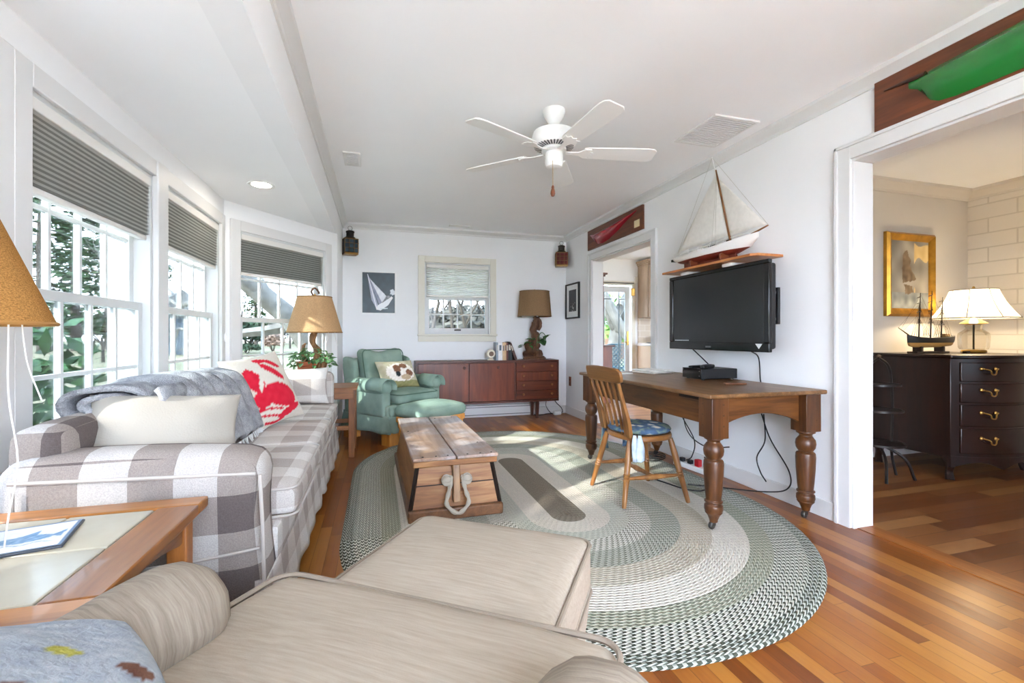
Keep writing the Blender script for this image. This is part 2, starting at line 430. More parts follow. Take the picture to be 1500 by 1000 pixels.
# crown mouldings, baseboards, casings
def crown(b, p, q, z, s=.07, inw=(1, 0)):
    """moulding profile swept from p to q, projecting to inw"""
    prof = [(0, 0), (.012, 0), (.016, .02), (s*.5, s*.55), (s*.8, s*.72), (s*.85, s), (0, s)]
    vs = [];
    for e in (p, q):
        for d, h in prof: vs.append((e[0]+inw[0]*d, e[1]+inw[1]*d, z-s+h))
    n = len(prof); fs = [(i, (i+1) % n, n+(i+1) % n, n+i) for i in range(n)]+[tuple(range(n)), tuple(reversed(range(n, 2*n)))]
    b.add(vs, fs)
def trimobj(name, m, runs, z, s, kind='structure'):
    b = MB()
    for p, q, w in runs: crown(b, p, q, z, s, w)
    b.build(name, m, None, kind=kind, smooth=30)
trimobj('trim_2', M_TRIM, [((XR, YF), (XR, YB), (-1, 0)), ((XR, YB), (XL, YB), (0, -1)), ((XL, YB), (XL, YF), (1, 0))], ZC, .075)
trimobj('trim_3', M_WALL2, [((XR+.14, YD), (XD, YD), (0, -1)), ((XD, YD), (XD, YF), (-1, 0))], ZC, .1)
def base(name, runs, h=.11, t=.016):
    b = MB()
    for x0, x1, y0, y1 in runs: b.box(x0, x1, y0, y1, 0, h)
    b.build(name, M_TRIM, None, bevel=.004, kind='structure')
base('baseboard_right', [(XR-.016, XR, 2.08, 3.89), (XR-.016, XR, 5.41, YB-.016)])
base('baseboard_back', [(XL+.016, XR, YB-.016, YB)])
base('baseboard_left', [(XL, XL+.016, 5.2, YB)])
base('baseboard_dining', [(XR+.14, XD, YD-.016, YD), (XD-.016, XD, YF, YD-.016)])
def casing(name, y0, y1, zt, w=.09, near=True):
    b = MB(); o = .02
    for (a, c) in ([(y0-w, y0)] if True else [])+([(y1, y1+w)] if near else []):
        b.box(XR-o, XR, a, c, 0, zt+w); b.box(XR-o-.008, XR-o, (a if a < y0 else c-.02), (a+.02 if a < y0 else c), 0, zt+w)
    b.box(XR-o, XR, y0, y1, zt, zt+w); b.box(XR-o-.008, XR-o, y0-w, y1+w, zt+w-.02, zt+w)
    # jamb lining
    b.box(XR-.004, XR+.144, y0, y0+.014, 0, zt-.014); b.box(XR-.004, XR+.144, y1-.014, y1, 0, zt-.014); b.box(XR-.004, XR+.144, y0, y1, zt-.014, zt)
    b.build(name, M_TRIM, None, bevel=.003, kind='structure')
casing('trim_4', -.35, 1.98, 2.12)
casing('trim_5', 3.98, 5.3, 2.07)

# ---------------------------------------------------------------- windows
M_SASH = mat('window_sash_white', '#d2d4d3', .4)
def window(n, p, rz, s0, s1, za, zb, cols, th=.12, m_case=M_TRIM, cw=.085, rows=(2, 2), side=(1, 1), split=None, glass=None):
    r = struct(f'window_{n}', (p[0], p[1], 0), rz)
    zm = split or (za+zb)/2
    c = MB()
    if side[0]: c.box(s0-cw, s0, -.022, 0, za-.02, zb+cw)
    if side[1]: c.box(s1, s1+cw, -.022, 0, za-.02, zb+cw)
    c.box(s0, s1, -.022, 0, zb, zb+cw)
    c.box(s0-cw*side[0], s1+cw*side[1], -.018, 0, za-.10, za-.025)
    c.build('casing', m_case, r, bevel=.004)
    B('sill', m_case, r, (s0-cw-.01, s1+cw+.01, -.05, .03, za-.025, za), bevel=.005)
    j = MB(); e = .02
    j.box(s0, s0+e, 0, th+.07, za, zb); j.box(s1-e, s1, 0, th+.07, za, zb); j.box(s0+e, s1-e, 0, th+.07, zb-e, zb); j.box(s0+e, s1-e, .03, th+.07, za, za+e)
    j.box(s1+0, s1+.09, th, th+.08, za-.05, zb+.09); j.box(s0-.09, s0, th, th+.08, za-.05, zb+.09); j.box(s0, s1, th, th+.08, zb, zb+.09)
    j.build('jamb', M_SASH, r)
    for nm, a, b_, o, rw in (('lower_sash', za+e, zm+.02, .035, rows[1]), ('upper_sash', zm-.02, zb-e, .075, rows[0])):
        f = MB(); x0, x1 = s0+e, s1-e; w = .045; t = .03
        f.box(x0, x0+w, o, o+t, a, b_); f.box(x1-w, x1, o, o+t, a, b_); f.box(x0+w, x1-w, o, o+t, a, a+(.06 if nm[0] == 'l' else .04)); f.box(x0+w, x1-w, o, o+t, b_-.04, b_)
        for i in range(1, cols):
            q = x0+w+(x1-x0-2*w)*i/cols; f.box(q-.009, q+.009, o+.003, o+t-.003, a+.04, b_-.04)
        for i in range(1, rw):
            q = a+.05+(b_-a-.09)*i/rw; f.box(x0+w, x1-w, o+.004, o+t-.004, q-.009, q+.009)
        so = f.build(nm, M_SASH, r, bevel=.002, seg=1)
        B('pane', glass or M_GLASS_T, so, (x0+w-.004, x1-w+.004, o+.013, o+.017, a+.04, b_-.036), smooth=0)
    return r
HP = PI/2
window(1, (XW, .75), HP, .13, 1.08, WZ0, WZ1, 4, glass=glassy('dimmed_bay_glass', '#b4b4b4'))  # clean glass, tinted to hold back the light from this side
window(2, (XW, .75), HP, 1.25, 2.18, WZ0, WZ1, 4, split=1.26, side=(1, 0))
window(3, (XW, .75), HP, 2.31, 3.27, WZ0, WZ1, 4, split=1.26, side=(0, 1))
B('trim_6', M_TRIM, None, (XW, XW+.03, 2.93, 3.06, WZ0-.1, WZ1+.085), kind='structure', bevel=.006)
window(4, (XW, 4.15), A3, .13, L3-.17, WZ0, WZ1, 4, split=1.245)
window(5, (0, YB), 0, BW[0], BW[1], BW[2], BW[3], 4, th=.14, m_case=M_CREAM, rows=(2, 2), split=1.615)
B('sash_lift', M_DKMETAL, bpy.data.objects['window_5'], (1.0, 1.09, .02, .034, 1.18, 1.20), bevel=.003)
window(6, (XR, YF), PI, .85, 2.95, .05, 2.4, 6, th=.14, glass=glassy('dimmed_fill_glass', '#e8e8e8'))  # unseen window added for sky fill; glass tint tones that light down
window(7, (XD, YF), PI, .8, 1.9, .7, 2.0, 4, th=.14)  # unseen window added to light the dining room
window(8, (XK, YK), -HP, .9, 2.6, 1.0, 2.2, 4, th=.14)  # unseen window added to light the kitchen

# cellular shades
M_SHADE = cloth_thin('pleated_grey_cloth', '#f6f6f3', .6, 40, .03, (1, 1, 1))
M_SHADE = [M_SHADE, cloth_thin('pleat_shading_grey', '#bcbcb8', .52, 40, .03)]  # greyer cloth on every other pleat paints the fold shading
M_SHADE_W = cloth_thin('pleated_white_cloth', '#f8f8f6', .8, 40, .03)
M_RAIL = mat('shade_rail', '#e4e2dd', .5)
M_PLEATSIDE = mat('pleat_end_navy', '#23303c', .7)
def shade(label, p, rz, s0, s1, zt, zb, m, ends=True, n=26):
    r = thing('cellular_shade', label, 'blind', (p[0], p[1], 0), rz, None)
    B('head_rail', M_RAIL, r, (s0, s1, -.006, .034, zt-.045, zt), bevel=.004)
    b = MB(); vs = []; fs = []; H = zt-.045-zb-.026
    for i in range(2*n+1):
        # pleats pack closer towards the bottom
        t = i/(2*n); z = zt-.045-H*t
        d = .0 if i % 2 else .03
        vs += [(s0+.006, d, z), (s1-.006, d, z)]
    fs = [(2*i, 2*i+1, 2*i+3, 2*i+2) for i in range(2*n)]
    k = len(vs)
    vs += [(x, .060-y, z) for x, y, z in vs[:k]]
    fs += [(k+2*i, k+2*i+2, k+2*i+3, k+2*i+1) for i in range(2*n)]
    b.add(vs, fs); o = b.build('pleats', m, r, smooth=0)
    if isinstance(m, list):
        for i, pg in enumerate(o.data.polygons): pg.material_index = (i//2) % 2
    if ends:
        f = MB()
        for i in range(2*n):
            a, c = vs[2*i], vs[2*i+2]
            f.add([(s0+.004, a[1], a[2]), (s0+.004, c[1], c[2]), (s0+.004, .06-c[1], c[2]), (s0+.004, .06-a[1], a[2])], [(0, 1, 2, 3)])
        f.build('pleat_ends', M_PLEATSIDE, r, smooth=0)
    B('bottom_rail', M_RAIL, r, (s0+.004, s1-.004, .012, .048, zb, zb+.026), bevel=.006)
    return r
shade('grey pleated shade half lowered over the bay window nearest the camera', (XW, .75), HP, 1.272, 2.158, 1.95, 1.615, M_SHADE)
r = shade('grey pleated shade over the middle bay window beside the angled one', (XW, .75), HP, 2.332, 3.248, 1.95, 1.615, M_SHADE)
b = MB().tube([(3.325, -.028, 1.93), (3.325, -.030, 1.5), (3.325, -.03, 1.12)], .0025, 6); b.lathe([(.004, 0), (.012, .015), (.013, .05), (.004, .07)], 12, (3.325, -.03, 1.06)); b.build('pull_cord', M_WHITE, r)
shade('grey pleated shade in the angled bay window behind the small tan lamp', (XW, 4.15), A3, .152, L3-.192, 1.95, 1.615, M_SHADE)
shade('white translucent shade in the small window over the sideboard', (0, YB), 0, BW[0]+.022, BW[1]-.022, 2.062, 1.63, M_SHADE_W, ends=False, n=14)

# ceiling fittings
M_GRILL = mat('vent_white', '#e6e6e4', .5); M_VDARK = mat('vent_shadow', '#55565a', .8)
def vent(label, x0, x1, y0, y1, n, along, m=M_GRILL, z=ZC):
    cx, cy = (x0+x1)/2, (y0+y1)/2; hx, hy = (x1-x0)/2, (y1-y0)/2
    r = thing('ceiling_vent', label, 'vent', (cx, cy, z))
    fb = MB(); w = .02
    for q in ((-hx, hx, -hy, -hy+w), (-hx, hx, hy-w, hy), (-hx, -hx+w, -hy+w, hy-w), (hx-w, hx, -hy+w, hy-w)): fb.box(*q, -.012, 0)
    fb.build('frame', m, r, bevel=.003)
    s = MB()
    for i in range(n):
        t = (i+.5)/n*2-1
        if along == 'x': s.box(-hx+w, hx-w, t*(hy-w)-.006, t*(hy-w)+.003, -.010, -.002)
        else: s.box(t*(hx-w)-.006, t*(hx-w)+.003, -hy+w, hy-w, -.010, -.002)
    s.build('slats', m, r, smooth=0)
    B('duct_shade', M_VDARK, r, (-hx+w, hx-w, -hy+w, hy-w, -.0015, -.0005), smooth=0)  # flat dark sheet painting the shade behind the slats
vent('large white return air grille in the ceiling beside the fan', 2.09, 2.45, 2.47, 2.90, 16, 'x')
vent('small louvred register in the ceiling near the bay header', -.26, -.13, 3.78, 4.07, 8, 'x')
vent('narrow slotted register in the ceiling above the small window', .89, 1.16, 5.87, 5.95, 4, 'x')
r = thing('recessed_light', 'lit recessed downlight in the lowered bay ceiling', 'ceiling light', (-.80, 3.67, ZB))
MB().lathe([(.062, -.001), (.085, -.006), (.09, -.004), (.09, 0), (.062, 0)], 32, caps=False).build('trim_ring', M_WHITE, r)
MB().lathe([(.0, -.002), (.062, -.002)], 32, caps=False).build('lens', emit('lamp_lens', '#fff4e2', 20), r)
# ---------------------------------------------------------------- plaid sofa along the bay
M_PLAID = plaid('buffalo_check'); M_PLAID_LIT = plaid('buffalo_check_pale', .26, '#d9d5cf', '#c9c2bb', '#b0a69f', (.1, .3, .2))
M_PIPE = mat('cream_piping', '#b9b2aa', .9)
M_BLOCK = wood('orange_pine', '#b9722c', '#d8943f', 'Z', 1, .5)
SX, SY = -.72, 2.98
so = thing('sofa', 'long grey and white buffalo check slipcovered sofa under the bay windows', 'sofa', (SX, SY, 0))
def L(x0, x1, y0, y1, z0, z1): return (x0-SX, x1-SX, y0-SY, y1-SY, z0, z1)
XB = -1.06
MB().soft(*L(XB, -.335, 1.80, 4.12, .30, .43), r=.02).build('seat_base', M_PLAID_LIT, so)
# skirt: wavy panel with box pleats
def skirt(path, z0, z1, wav, m, parent, name='skirt', flare=.03, step=.02, pleats=()):
    P = [Vector(p) for p in path]; b = MB(); vs = []; fs = []; s = 0; col = 0
    for i in range(len(P)-1):
        d = P[i+1]-P[i]; Ln = d.length; d.normalize(); nrm = Vector((d.y, -d.x)); n = max(2, int(Ln/step))
        for k in range(n+(1 if i == len(P)-2 else 0)):
            q = P[i]+d*(Ln*k/n); w = wav*math.sin((s+Ln*k/n)*23)+wav*.6*math.sin((s+Ln*k/n)*9+1)
            for c in pleats:
                w -= .035*math.exp(-(((s+Ln*k/n)-c)/.018)**2)
            corner = 1
            for j in range(7):
                t = j/6; o = (flare+w)*t
                vs.append((q.x+nrm.x*o*corner, q.y+nrm.y*o*corner, z1+(z0-z1)*t+(.006*math.sin((s+k*step)*15) if j == 6 else 0)))
            col += 1
        s += Ln
    for a in range(col-1):
        for j in range(6):
            fs.append((a*7+j, a*7+j+1, (a+1)*7+j+1, (a+1)*7+j))
    b.add(vs, fs); o = b.build(name, m, parent, smooth=70)
    md = o.modifiers.new('thick', 'SOLIDIFY'); md.thickness = .006; md.offset = 0
    return o
def XY(*p): return [(x-SX, y-SY) for x, y in p]
skirt(XY((XB, 1.66), (-.345, 1.66), (-.345, 4.31), (-.90, 4.31)), .10, .31, .006, M_PLAID_LIT, so, flare=.02, pleats=(.73, .77, 2.15, 3.38))
# near arm: upright box with rounded top, scooped end
def armfn(top):
    def f(p):
        return (p.x, p.y, p.z)
    return f
MB().soft(*L(XB, -.35, 1.64, 1.87, .10, .735), r=.075, crown=.015, n=14, fn=lambda p: (p.x+.012*math.sin(p.z*9), p.y+.012*MN.noise((p.x*5, p.z*4, 1)), p.z+(.035*(-(p.x)-.1) if p.z > .5 else 0))).build('arm', M_PLAID, so, smooth=60)
MB().soft(*L(-.92, -.36, 4.12, 4.30, .12, .80), r=.05, crown=.01, n=12).build('arm', M_PLAID_LIT, so, smooth=60)
# piping on near arm
p = MB()
def arm_z(x): return .012+.035*(-(x-SX)-.1)
p.tube([(x-SX, 1.637-SY+.004, .665+arm_z(x)) for x in [XB+.06+(-.375-XB-.06)*i/20 for i in range(21)]], .006, 6)
p.tube([(x-SX, 1.632-SY, z) for x, z in [(-.36, .66), (-.352, .5), (-.347, .3), (-.345, .12)]], .006, 6)
p.tube([(x-SX, 1.634-SY, .40+.03*((x+.73)/.4)**2) for x in [XB+.02+(-.36-XB-.02)*i/16 for i in range(17)]], .005, 6)
p.tube([(-.985-SX, 1.632-SY, z) for z in (.12, .3, .5, .66)], .005, 6)
p.build('piping', M_PIPE, so)
# seat cushions
for y0, y1, xf in ((1.86, 2.60, -.285), (2.605, 3.36, -.30), (3.365, 4.11, -.315)):
    MB().soft(*L(-.95, xf, y0, y1, .43, .545), r=.04, crown=.02, n=12, fn=lambda p: (p.x, p.y, p.z+.006*MN.noise((p.x*6, p.y*5, 2)))).build('seat_cushion', M_PLAID_LIT, so, smooth=60)
    q = MB()
    for z in (.537, .437): q.tube(rrect(-.95-SX, xf-SX-.004, y0-SY+.006, y1-SY-.006, .045, z), .006, 6, closed=True)
    q.build('piping', M_PIPE, so)
# back frame and back cushions
MB().soft(*L(XB, -.90, 1.70, 4.12, .12, .83), r=.06, crown=.01, n=14).build('backrest', M_PLAID, so, smooth=60)
def bc(y0, y1, seed):
    def f(p):
        t = (p.z-.55); return (p.x-t*.28, p.y+.01*MN.noise((p.z*6, p.y*5, seed)), p.z+.012*MN.noise((p.y*4, p.x*5, seed)))
    return MB().soft(*L(-.88, -.70, y0, y1, .55, .87), r=.085, n=14, fn=f).build('back_cushion', M_PLAID_LIT, so, smooth=60)
bc(1.89, 2.63, 1); bc(2.64, 3.37, 4); bc(3.38, 4.10, 8)

def riser(label, x, y, z=.12, w=.1, rz=0):
    b = MB().box(-w/2, w/2, -w/2, w/2, 0, z); o = b.build('riser_block', M_BLOCK, None, bevel=.004, loc=(x, y, 0), rot=(0, 0, rz))
    return tag(o, label, 'wood block')
riser('orange pine block under the far front corner of the plaid sofa', -.41, 4.22, .10, .09)
riser('orange pine block under the front of the plaid sofa between the pleats', -.41, 2.98, .10, .09)

# loose cushions on the sofa
def crab(u, v, sg):
    bgc = hexmix('#d6d1c6', '#cbc4b5', ns(u, v, 40))
    if sg < 0: return bgc
    red = False
    x, y = u, v
    def el(cx, cy, rx, ry, a=0):
        dx, dy = x-cx, y-cy; c, s = math.cos(a), math.sin(a); X, Y = dx*c+dy*s, -dx*s+dy*c
        return (X/rx)**2+(Y/ry)**2 < 1+.35*(ns(x, y, 26)-.5)
    red |= el(.58, .36, .30, .17, -.35)                       # body
    red |= el(.25, .62, .12, .2, .3)                          # big claw
    red |= el(.26, .38, .16, .11, .2)
    red |= el(.62, .70, .22, .055, -.75) or el(.70, .82, .15, .04, -.6) or el(.5, .9, .1, .035, -.2)
    for i in range(4):
        cy = .24-.055*i; yy = y-cy-.05*math.sin((x-.1)*6+i)
        if .08+.03*i < x < .55 and abs(yy) < .016: red = True
    red |= el(.66, .12, .26, .05, .25)
    if red and el(.33, .58, .03, .14, -.5): red = False
    return hexmix('#c0152c', '#d42b40', ns(u, v, 12)) if red else bgc
M_PIL = attr_mat('printed_cotton', .9, .2, .3)
tag(pillow(.46, .46, .15, crab, 60).build('throw_pillow', M_PIL, None, loc=(-.66, 3.10, .775), rot=(math.radians(66), math.radians(-6), math.radians(63))),
    'white square pillow with a red crab print on the sofa', 'pillow')
M_WHITEFAB = mat('white_canvas', '#a9a499', .9, bump=.25, bs=160, spec=.2)
tag(pillow(.47, .36, .20, None, 34, pinch=.10, pw=.5, noise=.02, seed=3).build('throw_pillow', M_WHITEFAB, None, loc=(-.735, 1.965, .735), rot=(math.radians(52), math.radians(4), math.radians(20))),
    'plain white pillow lying behind the near arm of the plaid sofa', 'pillow')
tag(pillow(.48, .30, .14, None, 24, seed=9).build('throw_pillow', M_PLAID_LIT, None, loc=(-.62, 4.02, .70), rot=(math.radians(80), 0, math.radians(8))),
    'pale check pillow leaning on the far arm of the plaid sofa', 'pillow')

# grey throw over the sofa back
kt = N('grey_wool'); v = kt.obj((1, 1, 1)); f = kt.noise(v, 16, 5, .6); f2 = kt.noise(v, 240, 2)
kt.l(kt.mix(.35, kt.ramp(f, [(.35, '#94969a'), (.62, '#b9bbbe')]), kt.ramp(f2, [(.35, '#8a8c90'), (.65, '#ffffff')]), 'MULTIPLY'), kt.b.inputs['Base Color'])
kt.b.inputs['Roughness'].default_value = 1; kt.b.inputs['Specular IOR Level'].default_value = .1; kt.bump(kt.math('ADD', f, f2), .7, .012)
tr = thing('throw_blanket', 'folded grey wool throw with a fringe draped over the sofa back', 'blanket', (-.90, 2.57, .825))
b = MB(); vs = []; fs = []; prof = []
prof = [(-.165, -.10), (-.16, .0), (-.11, .04), (-.03, .055), (.08, .045), (.14, .0), (.18, -.09), (.215, -.17), (.24, -.24)]
PP = bez([(x, 0, z) for x, z in prof], 40); ny = 44
for j in range(ny+1):
    y = -.45+.93*j/ny
    for i, q in enumerate(PP):
        fold = .014*math.sin(y*38+i*.1)+.02*MN.noise((q.x*6, y*5, 3))
        vs.append((q.x+fold*.5+(.03*(y+.4) if i > 20 else 0), y+.02*MN.noise((q.z*5, y*4, 9)), q.z+fold*.9+.01+.02*math.exp(-((y+.2)/.15)**2)))
m_ = len(PP)
fs = [(j*m_+i, j*m_+i+1, (j+1)*m_+i+1, (j+1)*m_+i) for j in range(ny) for i in range(m_-1)]
b.add(vs, fs); o = b.build('cloth', kt.m, tr, smooth=80); md = o.modifiers.new('thick', 'SOLIDIFY'); md.thickness = .028; md.offset = 1; md2 = o.modifiers.new('sub', 'SUBSURF'); md2.levels = md2.render_levels = 1
# rolled near end
rb = MB()
sp_ = []
for i in range(50):
    a = i/49*4.2*PI; rr = .018+.0062*a; sp_.append((.0+rr*1.75*math.cos(a), rr*.75*math.sin(a)))
vs = []; fs = []
for k, y in enumerate((-.60, -.52, -.44, -.36)):
    for x, z in sp_: vs.append((x-.02, y+.03*math.sin(x*20), z+.04))
fs = [(k*50+i, k*50+i+1, (k+1)*50+i+1, (k+1)*50+i) for k in range(3) for i in range(49)]
rb.add(vs, fs); o = rb.build('rolled_end', kt.m, tr, smooth=80); md = o.modifiers.new('thick', 'SOLIDIFY'); md.thickness = .02; md.offset = 0
fr = MB()
for i in range(70):
    y = .30+.19*(i % 35)/35+rnd.uniform(-.01, .01) if i < 35 else -.44+.74*(i-35)/35
    x0 = .24+.03*(y+.4); z0 = -.24
    fr.tube([(x0, y, z0), (x0+.012+rnd.uniform(-.01, .012), y+rnd.uniform(-.012, .012), z0-.04), (x0+.02, y+rnd.uniform(-.02, .02), z0-.075)], .0035, 4)
fr.build('fringe', mat('fringe_yarn', '#d5d5d4', 1), tr)

# ---------------------------------------------------------------- beige armchair and ottoman in the foreground
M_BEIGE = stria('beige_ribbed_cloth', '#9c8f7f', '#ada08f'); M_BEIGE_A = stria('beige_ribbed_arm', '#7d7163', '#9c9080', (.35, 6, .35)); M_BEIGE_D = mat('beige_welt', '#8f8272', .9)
fx, fy = .585, .811; RZ = math.radians(144.2)
ac = thing('armchair', 'wide beige ribbed armchair closest to the camera', 'armchair', (.12-fx*.4, 1.065-fy*.4, 0), RZ)
# local: x to the sitter's left-hand side as seen from the front, front at y=-.4
MB().soft(-.42, .42, -.36, .40, .10, .36, r=.03).build('base', M_BEIGE, ac)
cu = lambda p: (p.x*(1-.0*p.y), p.y-.02*(1-(p.x/.45)**2)*(1 if p.y < -.3 else 0), p.z+.006*MN.noise((p.x*6, p.y*6, 5)))
MB().soft(-.43, .43, -.40, .26, .36, .495, r=.045, crown=.03, n=16, fn=cu).build('seat_cushion', M_BEIGE, ac, smooth=60)
q = MB()
for z in (.487, .37):
    q.tube([cu(Vector(p)) for p in rrect(-.43, .43, -.40, .26, .05, z)], .0065, 6, closed=True)
q.build('piping', M_BEIGE_D, ac)
for sx in (1, -1):
    b = MB(); 
    # rolled arm: a horizontal roll with a puckered front
    prof = []
    for i in range(25):
        t = i/24; y = -.20+.62*t; r = .088*(1-math.exp(-((t)/.035)**1.0*1.1))+.012+.006*math.sin(t*9)
        prof.append((y, r))
    vs = []; fs = []; n = 28
    for y, r in prof:
        for k in range(n):
            a = 2*PI*k/n; w = 1+.02*math.sin(a*9+y*20)
            vs.append((sx*.43+r*1.05*w*math.cos(a), y, .535+r*.95*w*math.sin(a)))
    fs = [(j*n+k, j*n+(k+1) % n, (j+1)*n+(k+1) % n, (j+1)*n+k) for j in range(24) for k in range(n)]+[tuple(range(n)), tuple(reversed([24*n+k for k in range(n)]))]
    b.add(vs, fs)
    b.soft(sx*.43-.06, sx*.43+.07, -.17, .42, .12, .52, r=.04)
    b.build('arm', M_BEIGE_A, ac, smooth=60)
MB().soft(-.40, .40, .27, .45, .14, .80, r=.08, crown=.0, n=12, fn=lambda p: (p.x, p.y+max(0, p.z-.5)*.15, p.z)).build('backrest', M_BEIGE, ac, smooth=60)
skirt([(.47, .44), (.47, -.375), (-.47, -.375), (-.47, .44)][::-1], .02, .30, .004, M_BEIGE, ac, flare=.03, pleats=(.6, .9, 1.7))
LEGM = wood('dark_stained_leg', '#3a2415', '#5a3a22', 'Z')
for x, y in ((.36, -.3), (-.36, -.3), (.36, .36), (-.36, .36)): MB().lathe([(.02, 0), (.03, .12)], 10, (x, y, 0)).build('leg', LEGM, ac)

ot = thing('ottoman', 'beige ribbed ottoman with a flared skirt in front of the armchair', 'ottoman', (.265, 1.335, 0), RZ)
of = lambda p: (p.x, p.y, p.z+.004*MN.noise((p.x*6, p.y*6, 7)))
MB().soft(-.315, .315, -.27, .27, .27, .448, r=.045, crown=.022, n=16, fn=of).build('cushion', M_BEIGE, ot, smooth=60)
q = MB(); q.tube(rrect(-.313, .313, -.268, .268, .045, .43), .006, 6, closed=True); q.tube(rrect(-.316, .316, -.271, .271, .045, .285), .005, 6, closed=True); q.build('piping', M_BEIGE_D, ot)
skirt([(-.31, .265), (.31, .265), (.31, -.265), (-.31, -.265), (-.31, .265)], .015, .29, .004, M_BEIGE, ot, flare=.045, pleats=(.03, .31, .59, .62+.03, .88, 1.13, 1.18, 1.46, 1.75))
for x, y in ((.25, -.2), (-.25, -.2), (.25, .2), (-.25, .2)): MB().lathe([(.02, 0), (.028, .27)], 10, (x, y, 0)).build('leg', LEGM, ot)

def knit(u, v, sg):
    a = ns(u, v, 5, 3); b_ = ns(u, v, 7, 9)
    c = hexmix('#7d8894', '#b8bdbf', ns(u, v, 30)*.7+ns(u, v, 6)*.4)
    if a > .66: c = hexmix('#8a8a3a', '#b7b25a', ns(u, v, 30))
    elif b_ > .70: c = hexmix('#5b3a30', '#7a5a48', ns(u, v, 30))
    return c
kf = attr_mat('shaggy_wool', 1, .1, .9)
tag(pillow(.52, .52, .19, knit, 110, pinch=-.10, pw=.5, noise=.02, seed=5).build('throw_pillow', kf, None, loc=(-.508, .582, .642), rot=(math.radians(4), math.radians(10), math.radians(30))),
    'fuzzy blue grey wool pillow with olive and brown patches on the beige armchair', 'pillow')

# ---------------------------------------------------------------- green armchair, its pillow, its ottoman
kg = N('sage_cotton'); v = kg.obj(); f = kg.noise(v, 5, 4); kg.l(kg.ramp(f, [(.35, '#7d9486'), (.65, '#93a89a')]), kg.b.inputs['Base Color'])
kg.b.inputs['Roughness'].default_value = .9; kg.b.inputs['Specular IOR Level'].default_value = .2; kg.bump(kg.math('ADD', f, kg.math('MULTIPLY', kg.noise(v, 180, 2), .3)), .3, .02)
M_SAGE = kg.m; M_SAGE_D = mat('sage_piping', '#55705f', .9)
GZ = math.radians(36.9)
ga = thing('armchair', 'sage green skirted armchair raised on pine blocks in the corner', 'armchair', (.185, 5.27, 0), GZ)
Z0 = .13
MB().soft(-.37, .37, -.36, .38, .27, .40, r=.03).build('base', M_SAGE, ga)
MB().soft(-.275, .275, -.425, .20, .40, .52, r=.055, crown=.035, n=14, fn=lambda p: (p.x*(1.0), p.y, p.z)).build('seat_cushion', M_SAGE, ga, smooth=60)
MB().soft(-.36, .36, -.40, -.30, .28, .41, r=.05, n=8).build('front_rail', M_SAGE, ga, smooth=60)
q = MB()
for z in (.505, .415): q.tube(rrect(-.272, .272, -.423, .198, .055, z), .006, 6, closed=True)
q.build('piping', M_SAGE_D, ga)
for sx in (-1, 1):
    b = MB(); b.soft(sx*.345-.085, sx*.345+.085, -.33, .34, .50, .655, r=.075, n=12, fn=lambda p: (p.x, p.y, p.z+.02*(p.y+.33)))
    b.soft(sx*.345-.055, sx*.345+.055, -.31, .36, .28, .58, r=.03)
    b.build('arm', M_SAGE, ga, smooth=60)
    # loose arm cap
    b = MB(); vs = []; n = 18
    for j, y in enumerate((-.345, -.2, -.08)):
        for k in range(n+1):
            a = -.35+(PI+.7)*k/n; vs.append((sx*.345+.094*math.cos(a), y, .578+.088*math.sin(a)+.02*(y+.33)))
    fs = [(j*(n+1)+k, j*(n+1)+k+1, (j+1)*(n+1)+k+1, (j+1)*(n+1)+k) for j in range(2) for k in range(n)]
    b.add(vs, fs); o = b.build('arm_cap', M_SAGE, ga, smooth=80); md = o.modifiers.new('t', 'SOLIDIFY'); md.thickness = .006
MB().soft(-.37, .37, .26, .42, .28, .87, r=.06, n=12, fn=lambda p: (p.x*(1+.05*(p.z-.6)), p.y+.12*max(0, p.z-.45), p.z-.03*(p.x/.37)**2*(p.z > .7))).build('backrest', M_SAGE, ga, smooth=60)
bf = lambda p: (p.x*(1+.12*max(0, p.z-.6)), p.y+.2*max(0, p.z-.5), p.z-.022*math.cos(p.x*11)*(p.z > .7)+.012)
MB().soft(-.275, .275, .10, .27, .53, .94, r=.075, n=14, fn=bf).build('back_cushion', M_SAGE, ga, smooth=60)
q = MB(); q.tube([bf(Vector((x, .125, z))) for x, z, _ in [(a, b_, 0) for a, b_, c_ in rrect(-.27, .27, .55, .93, .07, 0)]], .006, 6, closed=True); q.build('piping', M_SAGE_D, ga)
for sx in (-1, 1):   # low wings
    MB().soft(sx*.36-.035, sx*.36+.035, .14, .36, .60, .88, r=.03, n=8, fn=lambda p: (p.x, p.y+.12*max(0, p.z-.45), p.z-.25*max(0, .26-p.y))).build('wing', M_SAGE, ga, smooth=60)
skirt([(-.375, .40), (-.375, -.37), (.375, -.37), (.375, .40), (-.375, .40)], .125, .30, .003, M_SAGE, ga, flare=.035, pleats=(.74, .80, 1.49, 1.55))
for i, (x, y, nm) in enumerate(((-.31, -.32, 'pine block under the front corner of the green armchair nearest the side table'), (.31, -.32, 'pine block under the front corner of the green armchair nearest the sideboard'),
                 (-.31, .34, 'pine block under the rear corner of the green armchair behind the side table'), (.31, .34, 'pine block under the rear corner of the green armchair by the end wall'))):
    c, s_ = math.cos(GZ), math.sin(GZ)
    riser(nm, .185+x*c-y*s_, 5.27+x*s_+y*c, .128, .13, GZ)
